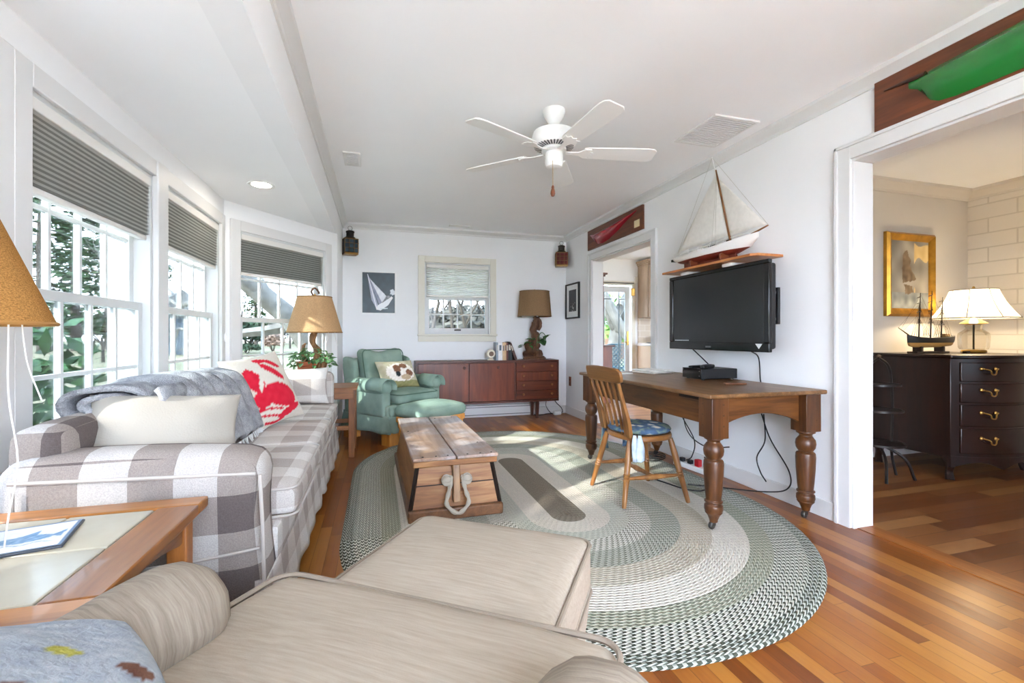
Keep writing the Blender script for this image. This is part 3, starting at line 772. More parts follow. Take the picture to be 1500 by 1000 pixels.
def dog(u, v, sg):
    c = hexmix('#aaa283', '#c9c3ac', ns(u, v, 8, 1))
    if v < .2: c = hexmix('#7d7d50', '#a39c70', ns(u, v, 14, 4))
    def el(cx, cy, rx, ry): return ((u-cx)/rx)**2+((v-cy)/ry)**2 < 1+.5*(ns(u, v, 18)-.5)
    if el(.52, .5, .40, .34): c = hexmix('#d9d0c4', '#f2eee6', ns(u, v, 16))
    if el(.42, .62, .10, .16) or el(.62, .72, .12, .10) or el(.75, .45, .12, .12): c = hexmix('#6b4634', '#9a7258', ns(u, v, 16))
    if el(.42, .42, .055, .09): c = hexmix('#1f2426', '#3a3d40', ns(u, v, 16))
    if el(.62, .3, .14, .1): c = hexmix('#a98f70', '#c9b79a', ns(u, v, 16))
    return c
tag(pillow(.46, .34, .14, dog, 50).build('throw_pillow', M_PIL, None, loc=(.215, 5.20, .685), rot=(math.radians(58), 0, math.radians(30))),
    'pillow printed with a brown and white dog on the green armchair', 'pillow')
go = thing('ottoman', 'sage green footstool with turned orange legs between trunk and green armchair', 'ottoman', (.525, 4.70, 0), GZ)
MB().soft(-.31, .31, -.22, .22, .30, .42, r=.055, crown=.045, n=14).build('cushion', M_SAGE, go, smooth=60)
B('frame', M_BLOCK, go, (-.29, .29, -.20, .20, .25, .31), bevel=.01)
for x in (-1, 1):
    for y in (-1, 1): MB().lathe([(.018, 0), (.022, .03), (.016, .06), (.03, .14), (.022, .18), (.034, .21), (.034, .26)], 12, (x*.25, y*.16, 0)).build('leg', M_BLOCK, go)
# ---------------------------------------------------------------- braided oval rug
kr = N('braided_wool'); uvn = kr.n('UVMap'); sx = kr.n('SeparateXYZ'); kr.l(uvn.outputs[0], sx.inputs[0])
U, V = sx.outputs['X'], sx.outputs['Y']
RW, RB = .018, .036
row = kr.math('FLOOR', kr.math('DIVIDE', V, RW)); vf = kr.math('FRACT', kr.math('DIVIDE', V, RW))
half = kr.math('MULTIPLY', kr.math('MODULO', row, 2), .5)
zig = kr.math('MULTIPLY', kr.math('ABSOLUTE', kr.math('SUBTRACT', vf, .5)), .9)
ph = kr.math('FRACT', kr.math('ADD', kr.math('ADD', kr.math('DIVIDE', U, RB), half), zig))
st = kr.math('LESS_THAN', ph, .45)
wn = kr.n('TexWhiteNoise', noise_dimensions='1D'); kr.l(row, wn.inputs['W'])
vj = kr.math('DIVIDE', kr.math('ADD', kr.math('MULTIPLY', row, RW), RW*.5), 1.32)
bands = [(0, '#938979', '#7b7263'), (.10, '#ded6c8', '#d2cabb'), (.245, '#b4b5a6', '#cccbbd'), (.365, '#dcd9cd', '#858577'), (.48, '#bcbcae', '#7f8274'), (.635, '#b9b09d', '#d0c8b6'), (.81, '#e2dccf', '#d3ccbd'), (.985, '#8b8f7c', '#c2c1ae'), (1.10, '#d8d9cc', '#5a5f53'), (1.24, '#565b50', '#c8ccc1')]
ca = kr.ramp(vj, [(min(.999, b/1.32), c) for b, c, d in bands], 'CONSTANT'); cb_ = kr.ramp(vj, [(min(.999, b/1.32), d) for b, c, d in bands], 'CONSTANT')
c = kr.mix(st, ca, cb_)
kr.l(kr.mix(.25, c, kr.ramp(kr.noise(kr.obj(), 120, 3), [(.3, '#8a8a8a'), (.7, '#ffffff')]), 'MULTIPLY'), kr.b.inputs['Base Color'])
kr.b.inputs['Roughness'].default_value = 1; kr.b.inputs['Specular IOR Level'].default_value = .1
hh = kr.math('MULTIPLY', kr.math('SINE', kr.math('MULTIPLY', vf, PI)), kr.math('ADD', .6, kr.math('MULTIPLY', kr.math('SINE', kr.math('MULTIPLY', ph, 2*PI)), .4)))
kr.bump(hh, .8, .006)
b = MB(); b.uv = []; vs = []; fs = []
CA, CB = Vector((1.12, 2.60)), Vector((1.12, 3.86)); nA = 48
def ring(r):
    out = []; d = (CB-CA).length; s = 0
    for k in range(nA+1):
        a = PI+PI*k/nA; out.append((CA.x+r*math.cos(a), CA.y+r*math.sin(a), s+r*PI*k/nA))
    s += r*PI
    for k in range(1, 16): out.append((CA.x+r, CA.y+d*k/16, s+d*k/16))
    s += d
    for k in range(nA+1):
        a = PI*k/nA; out.append((CB.x+r*math.cos(a), CB.y+r*math.sin(a), s+r*PI*k/nA))
    s += r*PI
    for k in range(1, 17): out.append((CA.x-r, CB.y-d*k/16, s+d*k/16))
    return out
rs = [.0005]+[.03*i for i in range(1, 44)]+[1.31]
nr = 0
for r in rs:
    R = ring(r); nr = len(R)
    for x, y, s in R: vs.append((x, y, .011 if r < 1.305 else .002)); b.uv.append((s, r))
for j in range(len(rs)-1):
    for k in range(nr-1): fs.append((j*nr+k, (j+1)*nr+k, (j+1)*nr+k+1, j*nr+k+1))
b.add(vs, fs)
tag(b.build('rug', kr.m, None, smooth=0), 'large oval braided rug in bands of cream, sage, tan and grey green', 'rug')

# ---------------------------------------------------------------- old sea chest
M_TRUNK = wood('worn_pine_chest', '#6f4526', '#a87a4a', 'X', 1, .5, 1.6, mid='#8e5f35'); M_TRUNKY = wood('worn_pine_side', '#6f4526', '#a27344', 'Y', 1, .5, 1.4, mid='#8a5a32')
kl = N('faded_lid'); v = kl.obj((1, .09, 1)); f = kl.noise(v, 16, 6, .6, 1); g = kl.noise(kl.obj(), 3, 5, .6)
kl.l(kl.mix(kl.ramp(g, [(.42, '#000000'), (.62, '#ffffff')]), kl.ramp(f, [(.3, '#74533a'), (.6, '#99795f')]), kl.ramp(f, [(.3, '#80716c'), (.6, '#a89c99')])), kl.b.inputs['Base Color']); kl.b.inputs['Roughness'].default_value = .5; kl.bump(f, .3, .004)
M_IRON = mat('old_iron', '#2c221c', .6, .4, var=.3); M_ROPE = mat('grey_rope', '#a69d8e', .9, bump=.6, bs=90)
tk = thing('sea_chest', 'old pine sea chest with rope handles standing on the rug', 'chest', (.445, 3.45, .011), math.radians(1.0))
HB, HT, LB, LT, zt = .275, .225, .74, .66, .335
def frus(hb, ht, lb, lt, z0, z1):
    return [(-hb, -lb, z0), (hb, -lb, z0), (hb, lb, z0), (-hb, lb, z0), (-ht, -lt, z1), (ht, -lt, z1), (ht, lt, z1), (-ht, lt, z1)]
V8 = frus(HB, HT, LB-.04, LT, .05, zt)
MB().add(V8, [(0, 3, 2, 1), (0, 1, 5, 4), (2, 3, 7, 6)]).build('end_boards', M_TRUNK, tk, smooth=0)
MB().add(V8, [(1, 2, 6, 5), (3, 0, 4, 7), (4, 5, 6, 7)]).build('side_boards', M_TRUNKY, tk, smooth=0)
B('plinth', wood('dark_chest_plinth', '#4a2f1d', '#7a5233', 'Y'), tk, (-HB-.012, HB+.012, -LB+.01, LB-.01, 0, .07), bevel=.01)
gp = MB(); yf = lambda z: -(LB-.04)+(LB-.04-LT)*(z-.05)/(zt-.05)
gp.box(-.26, .26, yf(.2)-.002, yf(.2)+.01, .197, .203); gp.build('board_gap', M_IRON, tk, smooth=0)
e = MB()
for sx in (-1, 1):
    e.tube([(sx*(HB+(HT-HB)*t), -(LB-.04)+(LB-.04-LT)*t-.001, .05+(zt-.05)*t) for t in (0, .25, .5, .75, 1)], .013, 4)
e.build('corner_straps', M_IRON, tk)
B('lid_rim', M_TRUNK, tk, (-HT-.03, HT+.03, -LT-.045, LT+.03, .315, .352), bevel=.006)
B('lid', kl.m, tk, (-HT-.035, -.004, -LT-.055, LT+.035, .352, .374), (.004, HT+.035, -LT-.055, LT+.035, .352, .374), bevel=.006)
n = MB()
for x, y in [(-.2, -.69), (-.12, -.69), (-.05, -.69), (.07, -.69), (.15, -.69), (.22, -.69), (.05, .6), (.2, .62), (.2, -.4), (-.22, .1)]: n.lathe([(.006, .374), (.006, .3765)], 8, (x, y, 0))
n.build('nail_heads', M_IRON, tk)
for sg in (-1, 1):
    def FY(z): return sg*(LB-.04-(LB-.04-LT)*(z-.05)/(zt-.05)+.0)
    h = MB()
    h.add(*[( [(x, FY(z)+sg*o, z) for z in (.10, .33) for x in (-.022, .022) for o in (0, .04)] )], [(0, 1, 3, 2), (4, 6, 7, 5), (0, 4, 5, 1), (2, 3, 7, 6), (0, 2, 6, 4), (1, 5, 7, 3)])
    cl = h.build('cleat', wood('cleat_oak', '#6b4a2a', '#a8835a', 'Z'), tk, bevel=.006)
    rp = MB(); pth = bez([(-.062, FY(.235)+sg*.035, .235), (-.035, FY(.25)+sg*.045, .245), (-.05, FY(.18)+sg*.05, .17), (-.065, FY(.12)+sg*.06, .10), (-.0, FY(.09)+sg*.075, .05), (.065, FY(.12)+sg*.06, .10), (.05, FY(.18)+sg*.05, .17), (.035, FY(.25)+sg*.045, .245), (.062, FY(.235)+sg*.035, .235)], 60)
    rp.tube(pth, [.0125+.0025*math.sin(i*1.3) for i in range(len(pth))], 8)
    for sx in (-1, 1):
        rp.ell((sx*.062, FY(.235)+sg*.045, .235), (.028, .026, .028)); 
        for k in range(5): rp.tube([(sx*.062+.027*math.cos(a), FY(.235)+sg*.045+.024*math.sin(a)*math.cos(k), .235+.027*math.sin(a)*math.sin(k+.5)) for a in [2*PI*i/12 for i in range(12)]], .006, 5, closed=True)
    rp.build('rope_handle', M_ROPE, tk)

# ---------------------------------------------------------------- pine farm table with turned legs
M_PINE = wood('waxed_pine', '#3a1f0d', '#714520', 'Y', 1, .35, 1.6, mid='#573316'); M_PINEX = wood('waxed_pine_end', '#42240f', '#774a21', 'X', 1, .35, 1.4, mid='#5f3818')
M_PINEZ = wood('waxed_pine_leg', '#361c0c', '#673e1c', 'Z', 1, .35, 1.2, mid='#4e2d14'); M_TOP = wood('worn_table_top', '#4f351d', '#876340', 'Y', 1, .38, 1.2, mid='#6d4c2a')
TX, TY = 2.165, 2.95
ft = thing('farm_table', 'long waxed pine table on turned legs against the right wall', 'table', (TX, TY, 0))
B('table_top', M_TOP, ft, (-.42, .42, -.85, .85, .757, .782), bevel=.008, seg=3)
ap = MB(); ap.box(-.345, -.32, -.72, .72, .595, .757); ap.build('long_apron', M_PINE, ft, bevel=.004)
B('long_apron', M_PINE, ft, (.32, .345, -.72, .72, .595, .757), bevel=.004)
B('drawer_slot', mat('dark_gap', '#24150b', .8), ft, (-.347, -.34, -.69, -.48, .728, .75), (-.347, -.34, .2, .34, .738, .752), smooth=0)
for sg in (-1, 1):
    P = [(-.30, .757), (-.30, .575)]+[(-.30+.6*i/20, .575+.075*math.sin(PI*i/20)**.8) for i in range(1, 20)]+[(.30, .575), (.30, .757)]
    b = MB(); b.prism([(x, z) for x, z in P], -.0125, .0125, Matrix(((1, 0, 0, 0), (0, 0, 1, sg*.765), (0, 1, 0, 0), (0, 0, 0, 1))))
    b.build('end_apron', M_PINEX, ft, bevel=.003)
LEGP = [(.045, .535), (.052, .528), (.052, .518), (.038, .512), (.033, .50), (.04, .492), (.052, .475), (.0555, .452), (.052, .428), (.041, .41), (.036, .404), (.05, .398), (.053, .39), (.053, .383), (.0545, .37), (.052, .30), (.046, .22), (.041, .172), (.05, .168), (.05, .16), (.04, .156), (.04, .15), (.05, .142), (.051, .118), (.046, .108), (.048, .102), (.034, .085), (.024, .06), (.022, .045)]
def tleg(x, y, rug):
    z0 = .011 if rug else 0
    b = MB(); b.box(x-.056, x+.056, y-.056, y+.056, .53, .757); b.lathe([(r, z) for r, z in reversed(LEGP)], 28, (x, y, z0*.5))
    lg = b.build('leg', M_PINEZ, ft, bevel=.006, smooth=50)
    pg = MB()
    for z in (.60, .66, .72):
        pg.lathe([(.006, -.0575), (.006, .0575)], 8, M=Matrix.Translation((x+.02, y, z)) @ Matrix.Rotation(HP, 4, 'X')); pg.lathe([(.006, -.0575), (.006, .0575)], 8, M=Matrix.Translation((x, y+.02, z)) @ Matrix.Rotation(HP, 4, 'Y'))
    pg.build('pegs', mat('peg_dark', '#4a2c14', .5), lg)
    c = MB(); c.lathe([(.017, .045), (.021, .06), (.017, .064)], 14, (x, y, z0)); c.box(x-.014, x+.006, y-.012, y+.012, z0+.022, z0+.05)
    c.lathe([(.0, -.011), (.018, -.011), (.022, -.006), (.022, .006), (.018, .011), (0, .011)], 18, M=Matrix.Translation((x-.012, y, z0+.0225)) @ Matrix.Rotation(HP, 4, 'X') @ Matrix.Rotation(.3, 4, 'Y'))
    c.build('caster', mat('caster_metal', '#4f4c49', .35, .7), lg, smooth=40)
for x, y, rug in ((-.335, -.775, 1), (.335, -.775, 0), (-.335, .775, 1), (.335, .775, 0)): tleg(x, y, rug)

# ---------------------------------------------------------------- spindle-back chair and its cushion
M_CH = wood('honey_beech', '#6a401c', '#936535', 'Z', 1, .35, .8); M_CHS = wood('honey_beech_seat', '#6a401c', '#936535', 'X', 1, .35, .8)
ch = thing('spindle_chair', 'honey coloured spindle back wooden chair at the pine table', 'chair', (1.735, 2.815, .011))
poly = [(.21*math.cos(a)*(1+.08*math.cos(a)), .222*math.sin(a)*(1+.05*math.sin(2*a)**2)) for a in [2*PI*i/40 for i in range(40)]]
MB().prism(poly, .405, .44).build('seat', M_CHS, ch, bevel=.01, smooth=50)
def tleg2(p0, p1, nm='leg'):
    P = [Vector(p0).lerp(Vector(p1), t) for t in (0, .05, .2, .38, .40, .42, .44, .46, .48, .50, .52, .7, .9, 1)]
    R = [.013, .015, .017, .0195, .0225, .018, .022, .018, .0225, .019, .019, .021, .019, .016]
    MB().tube(P, R, 12).build(nm, M_CH, ch)
tleg2((-.235, -.225, 0), (-.15, -.15, .41)); tleg2((-.225, .25, 0), (-.15, .155, .41)); tleg2((.225, -.25, 0), (.15, -.16, .41)); tleg2((.23, .225, 0), (.15, .155, .41))
def strch(p0, p1, nm='stretcher'):
    P = [Vector(p0).lerp(Vector(p1), t) for t in (0, .2, .4, .47, .5, .53, .6, .8, 1)]; MB().tube(P, [.009, .013, .016, .02, .017, .02, .016, .013, .009], 10).build(nm, M_CH, ch)
strch((-.198, -.192, .175), (.192, -.212, .175)); strch((-.19, .213, .175), (.196, .193, .175)); strch((0, -.2, .175), (0, .203, .175))
# back: two flat shaped posts, four slats, broad crest
def slat(y0, y1, w, t=.008, post=False):
    P = bez([(-.165, y0, .435), (-.19, y0+(y1-y0)*.35, .56), (-.225, y0+(y1-y0)*.7, .68), (-.262, y1, .80)], 18)
    b = MB(); vs = []; fs = []
    for i, q in enumerate(P):
        s_ = i/(len(P)-1); ww = w*(1+.5*math.sin(PI*s_)*(0 if post else .4)); 
        if post: ww = w*(1.5-.9*s_+.25*math.sin(s_*7)); 
        if post and s_ > .78: ww = .011+.004*math.sin(s_*60)
        tt = t if not post else .014-.003*s_
        vs += [(q.x-tt, q.y-ww, q.z), (q.x+tt, q.y-ww, q.z), (q.x+tt, q.y+ww, q.z), (q.x-tt, q.y+ww, q.z)]
    m_ = len(P)
    fs = [(i*4+k, i*4+(k+1) % 4, (i+1)*4+(k+1) % 4, (i+1)*4+k) for i in range(m_-1) for k in range(4)]+[(3, 2, 1, 0), tuple((m_-1)*4+k for k in range(4))]
    b.add(vs, fs); b.build('back_post' if post else 'back_slat', M_CH, ch, bevel=.004, smooth=60)
slat(-.165, -.195, .022, post=True); slat(.165, .195, .022, post=True)
for i in range(4): slat(-.088+.0587*i, -.115+.0767*i, .0085)
b = MB(); vs = []; n = 22
outl = [(-.232, .80), (-.242, .83), (-.238, .865), (-.215, .885), (-.1, .893), (0, .895), (.1, .893), (.215, .885), (.238, .865), (.242, .83), (.232, .80), (.205, .79), (.1, .792), (0, .793), (-.1, .792), (-.205, .79)]
for o in (-.011, .011):
    for y, z in outl: vs.append((-.285+.055*(y/.24)**2*0+.035*(1-(y/.24)**2)*-1+.02+o-(z-.80)*.22+.012, y, z))
k = len(outl)
b.add(vs, [tuple(range(k)), tuple(reversed(range(k, 2*k)))]+[(i, k+i, k+(i+1) % k, (i+1) % k) for i in range(k)])
b.build('crest_rail', wood('honey_beech_crest', '#6a401c', '#936535', 'Y', 1, .35, .8), ch, bevel=.006, smooth=50)
kfl = N('blue_floral'); v = kfl.obj(); vo = kfl.n('TexVoronoi', Scale=10); kfl.l(v, vo.inputs['Vector'])
f = kfl.noise(v, 28, 4); d = kfl.math('ADD', vo.outputs['Distance'], kfl.math('MULTIPLY', f, .5))
kfl.l(kfl.ramp(d, [(.0, '#ddd6c8'), (.44, '#cfc7b6'), (.52, '#7f929c'), (.58, '#47607c'), (.8, '#3b536e'), (.95, '#6b7f74')]), kfl.b.inputs['Base Color']); kfl.b.inputs['Roughness'].default_value = .9
cc = thing('chair_cushion', 'round blue floral tie-on cushion on the spindle back chair', 'cushion', (1.745, 2.815, .453))
vs = []; fs = []; n = 40; prof = [(0, .0), (.17, 0), (.20, .008), (.212, .022), (.20, .038), (.15, .048), (.07, .053), (0, .053)]
MB().lathe(prof, n, caps=False, sx=1, sy=1.04).build('pad', kfl.m, cc, smooth=80)
tk_ = MB()
for bx, by, w in ((-.135, -.215, .032), (-.165, -.205, .026)):
    vs = []
    for i in range(9):
        t = i/8; z = .02-.17*t; ww = w*(.45+.9*t*(1-.3*t)); o = .008*math.sin(t*6+by*50)
        vs += [(bx-ww+.01*t, by-.012-o, z), (bx, by-.022-o, z-.004), (bx+ww+.01*t, by-.010+o, z)]
    tk_.add(vs, [(3*i+j, 3*i+j+1, 3*i+j+4, 3*i+j+3) for i in range(8) for j in range(2)])
o = tk_.build('tie', mat('tie_pale_blue', '#b8c6d2', .9, var=.15, vs=30), cc, smooth=80); md = o.modifiers.new('t', 'SOLIDIFY'); md.thickness = .003
tk_ = MB()
for bx, by, w in ((-.15, .205, .03), (.03, .218, .022)):
    vs = []
    for i in range(9):
        t = i/8; z = .02-.19*t; ww = w*(.5+.6*t)
        vs += [(bx-ww, by+.015, z), (bx, by+.022, z), (bx+ww, by+.012, z)]
    tk_.add(vs, [(3*i+j, 3*i+j+1, 3*i+j+4, 3*i+j+3) for i in range(8) for j in range(2)])
o = tk_.build('tie', kfl.m, cc, smooth=80); md = o.modifiers.new('t', 'SOLIDIFY'); md.thickness = .003

# ---------------------------------------------------------------- sideboard
M_TEAK = wood('red_teak', '#47200f', '#6e341c', 'X', 1, .35, .8, mid='#5b2917'); M_TEAKZ = wood('red_teak_doors', '#4f2311', '#78391f', 'Z', 1, .35, .8, mid='#642c18'); M_TEAKD = wood('dark_teak', '#3c1b10', '#5a2a18', 'X', 1, .4)
sb = thing('sideboard', 'long low reddish teak sideboard under the small window', 'sideboard', (1.41, 5.95, 0))
hw, hd = .95, .165
B('cabinet', M_TEAKD, sb, (-hw, hw, -hd, hd, .765, .79), (-hw, hw, -hd, hd, .235, .26), (-hw, -hw+.022, -hd, hd, .26, .765), (hw-.022, hw, -hd, hd, .26, .765), (-hw+.022, hw-.022, hd-.01, hd, .26, .765), (.325, .345, -hd+.01, hd, .26, .765), (-hw+.022, hw-.022, -hd+.03, -hd+.035, .26, .765), bevel=.002)
for x0, x1, kx in ((-.925, -.292, -.345), (-.278, .322, .10)):
    d = B('door', M_TEAKZ, sb, (x0, x1, -hd+.002, -hd+.022, .265, .758), bevel=.003)
    MB().lathe([(.012, 0), (.012, .01), (.019, .02), (.015, .03), (0, .031)], 16, M=Matrix.Translation((kx, -hd+.003, .70)) @ Matrix.Rotation(HP, 4, 'X')).build('knob', M_TEAKD, d)
for i in range(4):
    z0 = .268+.1235*i; d = B('drawer', M_TEAK if i != 2 else M_TEAKZ, sb, (.35, .925, -hd+.002, -hd+.022, z0, z0+.118), bevel=.003)
    for kx in (.445, .845):
        MB().lathe([(.011, 0), (.011, .01), (.017, .02), (.013, .028), (0, .029)], 14, M=Matrix.Translation((kx, -hd+.003, z0+.07)) @ Matrix.Rotation(HP, 4, 'X')).build('knob', mat('knob_teak', '#8a5a34', .4), d)
for x in (-.66, .66):
    for y in (-.10, .115):
        MB().add([(x-.024, y-.024, .21), (x+.024, y-.024, .21), (x+.024, y+.024, .21), (x-.024, y+.024, .21), (x-.015, y-.015, 0), (x+.015, y-.015, 0), (x+.015, y+.015, 0), (x-.015, y+.015, 0)], [(0, 1, 2, 3), (7, 6, 5, 4), (0, 4, 5, 1), (1, 5, 6, 2), (2, 6, 7, 3), (3, 7, 4, 0)]).build('leg', M_TEAKD, sb)
    B('leg_rail', M_TEAKD, sb, (x-.02, x+.02, -.13, .14, .205, .236), bevel=.004)

# ---------------------------------------------------------------- side table (between sofa and green armchair) and tiled end table
M_OAK = wood('dark_honey_oak', '#6d3f1d', '#946030', 'X', 1, .4); M_OAKZ = wood('dark_honey_oak_leg', '#613718', '#875328', 'Z', 1, .4)
st_ = thing('side_table', 'square honey oak side table between the sofa and the green armchair', 'table', (-.41, 4.62, 0))
B('table_top', M_OAK, st_, (-.23, .23, -.23, .25, .615, .64), bevel=.004)
B('apron', M_OAK, st_, (-.20, .20, -.215, -.195, .535, .615), (-.20, .20, .205, .225, .535, .615), (-.21, -.19, -.2, .21, .535, .615), (.18, .20, -.2, .21, .535, .615), bevel=.003)
for x in (-.18, .185):
    for y in (-.185, .20):
        B('leg', M_OAKZ, st_, (x-.027, x+.027, y-.02, y+.02, 0, .615), bevel=.004)
for q in ((-.18, .185, .19, .21, .25, .29), (-.18, .185, -.195, -.175, .25, .29)): B('stretcher', M_OAK, st_, q, bevel=.003)

M_END = wood('golden_oak', '#7d4b20', '#ad7336', 'X', 1, .3, 1, coat=.2); M_ENDY = wood('golden_oak_rail', '#6d3f1c', '#97602c', 'Y', 1, .3, 1, coat=.2)
M_TILE = mat('cream_tile', '#b5b09d', .18, var=.06, vs=9)
et = thing('end_table', 'golden oak end table with cream tile top in the left foreground', 'table', (-.775, 1.28, 0))
x0, x1, y0, y1 = -.295, .285, -.335, .31
for q in ((x0, x1, y1-.075, y1, .59, .62), (x0, x1, y0, y0+.085, .59, .62)): B('top_rail', M_END, et, q, bevel=.004)
for q in ((x1-.10, x1, y0+.086, y1-.076, .59, .62), (x0, x0+.08, y0+.086, y1-.076, .59, .62)): B('top_rail', M_ENDY, et, q, bevel=.004)
tx0, tx1, ty0, ty1 = x0+.083, x1-.104, y0+.09, y1-.08
B('tile_bed', mat('grout', '#8d8672', .8), et, (tx0-.004, tx1+.005, ty0-.005, ty1+.005, .588, .612), smooth=0)
for i in range(2):
    for j in range(2):
        B('tile', M_TILE, et, (tx0+(tx1-tx0)*i/2+.003, tx0+(tx1-tx0)*(i+1)/2-.003, ty0+(ty1-ty0)*j/2+.003, ty0+(ty1-ty0)*(j+1)/2-.003, .60, .618), bevel=.003)
def archap(p, q, z0, z1, t, m):
    Lx = q-p; return [(p, z1), (p, z0)]+[(p+.05+(Lx-.1)*i/12, z0+.035*math.sin(PI*i/12)) for i in range(13)]+[(q, z0), (q, z1)]
b = MB(); P = archap(y0+.05, y1-.05, .515, .59, .02, None)
b.prism(P, x1-.06, x1-.04, Matrix(((0, 0, 1, 0), (1, 0, 0, 0), (0, 1, 0, 0), (0, 0, 0, 1)))); b.build('side_apron', M_ENDY, et)
b = MB(); P = archap(x0+.05, x1-.05, .515, .59, .02, None)
b.prism(P, y0+.03, y0+.05, Matrix(((1, 0, 0, 0), (0, 0, 1, 0), (0, 1, 0, 0), (0, 0, 0, 1)))); b.build('front_apron', M_END, et)
B('pull', wood('golden_oak_pull', '#a3652c', '#cf8f45', 'X'), et, (.05, .20, y0-.012, y0+.004, .598, .616), bevel=.004)
B('back_apron', M_END, et, (x0+.05, x1-.05, y1-.06, y1-.04, .515, .59))
for x in (x0+.03, x1-.08):
    for y in (y0+.03, y1-.08): B('leg', wood('golden_oak_leg', '#8a5226', '#b87538', 'Z'), et, (x, x+.05, y, y+.05, 0, .59), bevel=.004)
B('lower_shelf', M_END, et, (x0+.04, x1-.04, y0+.04, y1-.04, .16, .18), bevel=.003)
# ---------------------------------------------------------------- ceiling fan
cf = thing('ceiling_fan', 'white five-blade ceiling fan with a pull chain', 'ceiling fan', (1.08, 2.73, ZC))
MB().lathe([(.072, 0), (.072, -.012), (.062, -.04), (.035, -.085), (.022, -.095)], 28).build('canopy', M_WHITE, cf)
MB().lathe([(.012, -.09), (.012, -.14)], 14).build('downrod', M_WHITE, cf)
MB().lathe([(.03, -.125), (.10, -.13), (.132, -.145), (.142, -.18), (.138, -.215), (.12, -.235), (.06, -.24)], 40).build('motor_housing', M_WHITE, cf)
b = MB()
for i in range(36):
    a = 2*PI*i/36; c, s = math.cos(a), math.sin(a); w = .0045
    b.add([(c*r-s*q, s*r+c*q, z) for r, z in ((.078, -.2415), (.126, -.2345)) for q in (-w, w)], [(0, 1, 3, 2)])
b.build('vent_slots', M_VDARK, cf, smooth=0)
MB().lathe([(.055, -.238), (.078, -.246), (.08, -.262), (.055, -.268), (.05, -.275), (.056, -.28), (.058, -.335), (.05, -.36), (.03, -.368), (0, -.369)], 30).build('switch_housing', M_WHITE, cf)
ch_ = MB(); ch_.tube([(-.028, -.05, -.34), (-.028, -.052, -.42), (-.028, -.052, -.50)], .0016, 5)
pc = ch_.build('pull_chain', M_BRASS, cf)
MB().lathe([(.004, -.495), (.009, -.505), (.008, -.515), (.013, -.53), (.015, -.548), (.01, -.562), (0, -.566)], 14, (-.028, -.052, 0)).build('wooden_pull', wood('pull_wood', '#5a2d18', '#8a4a2a', 'Z'), pc)
for i in range(5):
    a = math.radians(-11+72*i); R_ = Matrix.Rotation(a, 4, 'Z') @ Matrix.Rotation(math.radians(-11), 4, 'X')
    R2 = Matrix.Rotation(a, 4, 'Z')
    pts = []
    for x, w in ((.19, .050), (.21, .056), (.35, .062), (.50, .068), (.60, .070), (.64, .064), (.66, .045)): pts.append((x, w))
    poly = [(x, w) for x, w in pts]+[(x, -w) for x, w in reversed(pts)]
    bl = MB().prism(poly, -.004, .004, Matrix.Translation((0, 0, -.262)) @ R_).build('blade', M_WHITE, cf, bevel=.002)
    br_ = MB()
    br_.prism([(.07, .018), (.12, .014), (.16, .02), (.19, .045), (.235, .05), (.225, .03), (.25, .018), (.235, 0), (.25, -.018), (.225, -.03), (.235, -.05), (.19, -.045), (.16, -.02), (.12, -.014), (.07, -.018)], -.0105, -.0045, Matrix.Translation((0, 0, -.262)) @ R_)
    br_.build('blade_bracket', M_WHITE, cf, bevel=.002)

# ---------------------------------------------------------------- television, shelf, ship model
tv = thing('television', 'black flat screen television on a wall bracket over the pine table', 'television', (2.42, 2.895, 1.302))
Y, Z = .525, .304
fb = MB(); t = .03
fb.box(0, .03, -Y, Y, Z-.028, Z); fb.box(0, .03, -Y, Y, -Z, -Z+.06); fb.box(0, .03, -Y, -Y+.045, -Z+.06, Z-.028); fb.box(0, .03, Y-.045, Y, -Z+.06, Z-.028)
fb.build('bezel', M_GLOSSBLK, tv, bevel=.006, seg=3)
ks = N('tv_screen'); ks.b.inputs['Base Color'].default_value = rgba('#0d0d0e'); ks.b.inputs['Roughness'].default_value = .2; ks.b.inputs['Specular IOR Level'].default_value = .6; ks.b.inputs['Coat Weight'].default_value = .0
B('screen', ks.m, tv, (.008, .016, -Y+.045, Y-.045, -Z+.06, Z-.028), smooth=0)
B('casing', M_BLACK, tv, (.028, .085, -Y+.02, Y-.02, -Z+.02, Z-.02), bevel=.015)
s = MB()
for i in range(13): s.box(-.0008, .0005, Y-.09-.014*i, Y-.09-.014*i+.009, -Z+.069, -Z+.077)
s.build('caption_dots', mat('pale_print', '#b8bcbc', .5), tv, smooth=0)
B('badge', mat('badge_grey', '#6a6d70', .3, .6), tv, (-.001, .001, .01, .07, -Z+.02, -Z+.032), smooth=0)
MB().add([(-.001, -Y+.05, -Z+.055), (-.001, -Y+.11, -Z+.055), (-.001, -Y+.08, -Z+.02)], [(0, 1, 2)]).build('energy_sticker', mat('sticker_white', '#d5d7d8', .5), tv, smooth=0)
mb_ = thing('wall_bracket', 'black steel bracket holding the television to the right wall', 'bracket', (XR, 2.52, 1.31))
B('wall_plate', M_BLACK, mb_, (-.02, 0, -.05, .75, -.125, .125), bevel=.003)
for z in (-.09, .09): B('slot', M_CHROME, mb_, (-.0215, -.019, -.035, -.01, z-.008, z+.008), smooth=0)
B('arm', M_BLACK, mb_, (-.116, -.02, .30, .36, -.06, .06))
sh = thing('wall_shelf', 'narrow wooden wall shelf above the television', 'shelf', (XR, 2.95, 1.645))
P = [(-.24, -.505), (0, -.505), (0, .51), (-.24, .51)]
MB().prism([(-.245, -.47), (-.21, -.505), (0, -.505), (0, .51), (-.245, .51)], -.009, .009).build('board', wood('shelf_cherry', '#a5602f', '#cd8a50', 'Y', 1, .35), sh, bevel=.003)
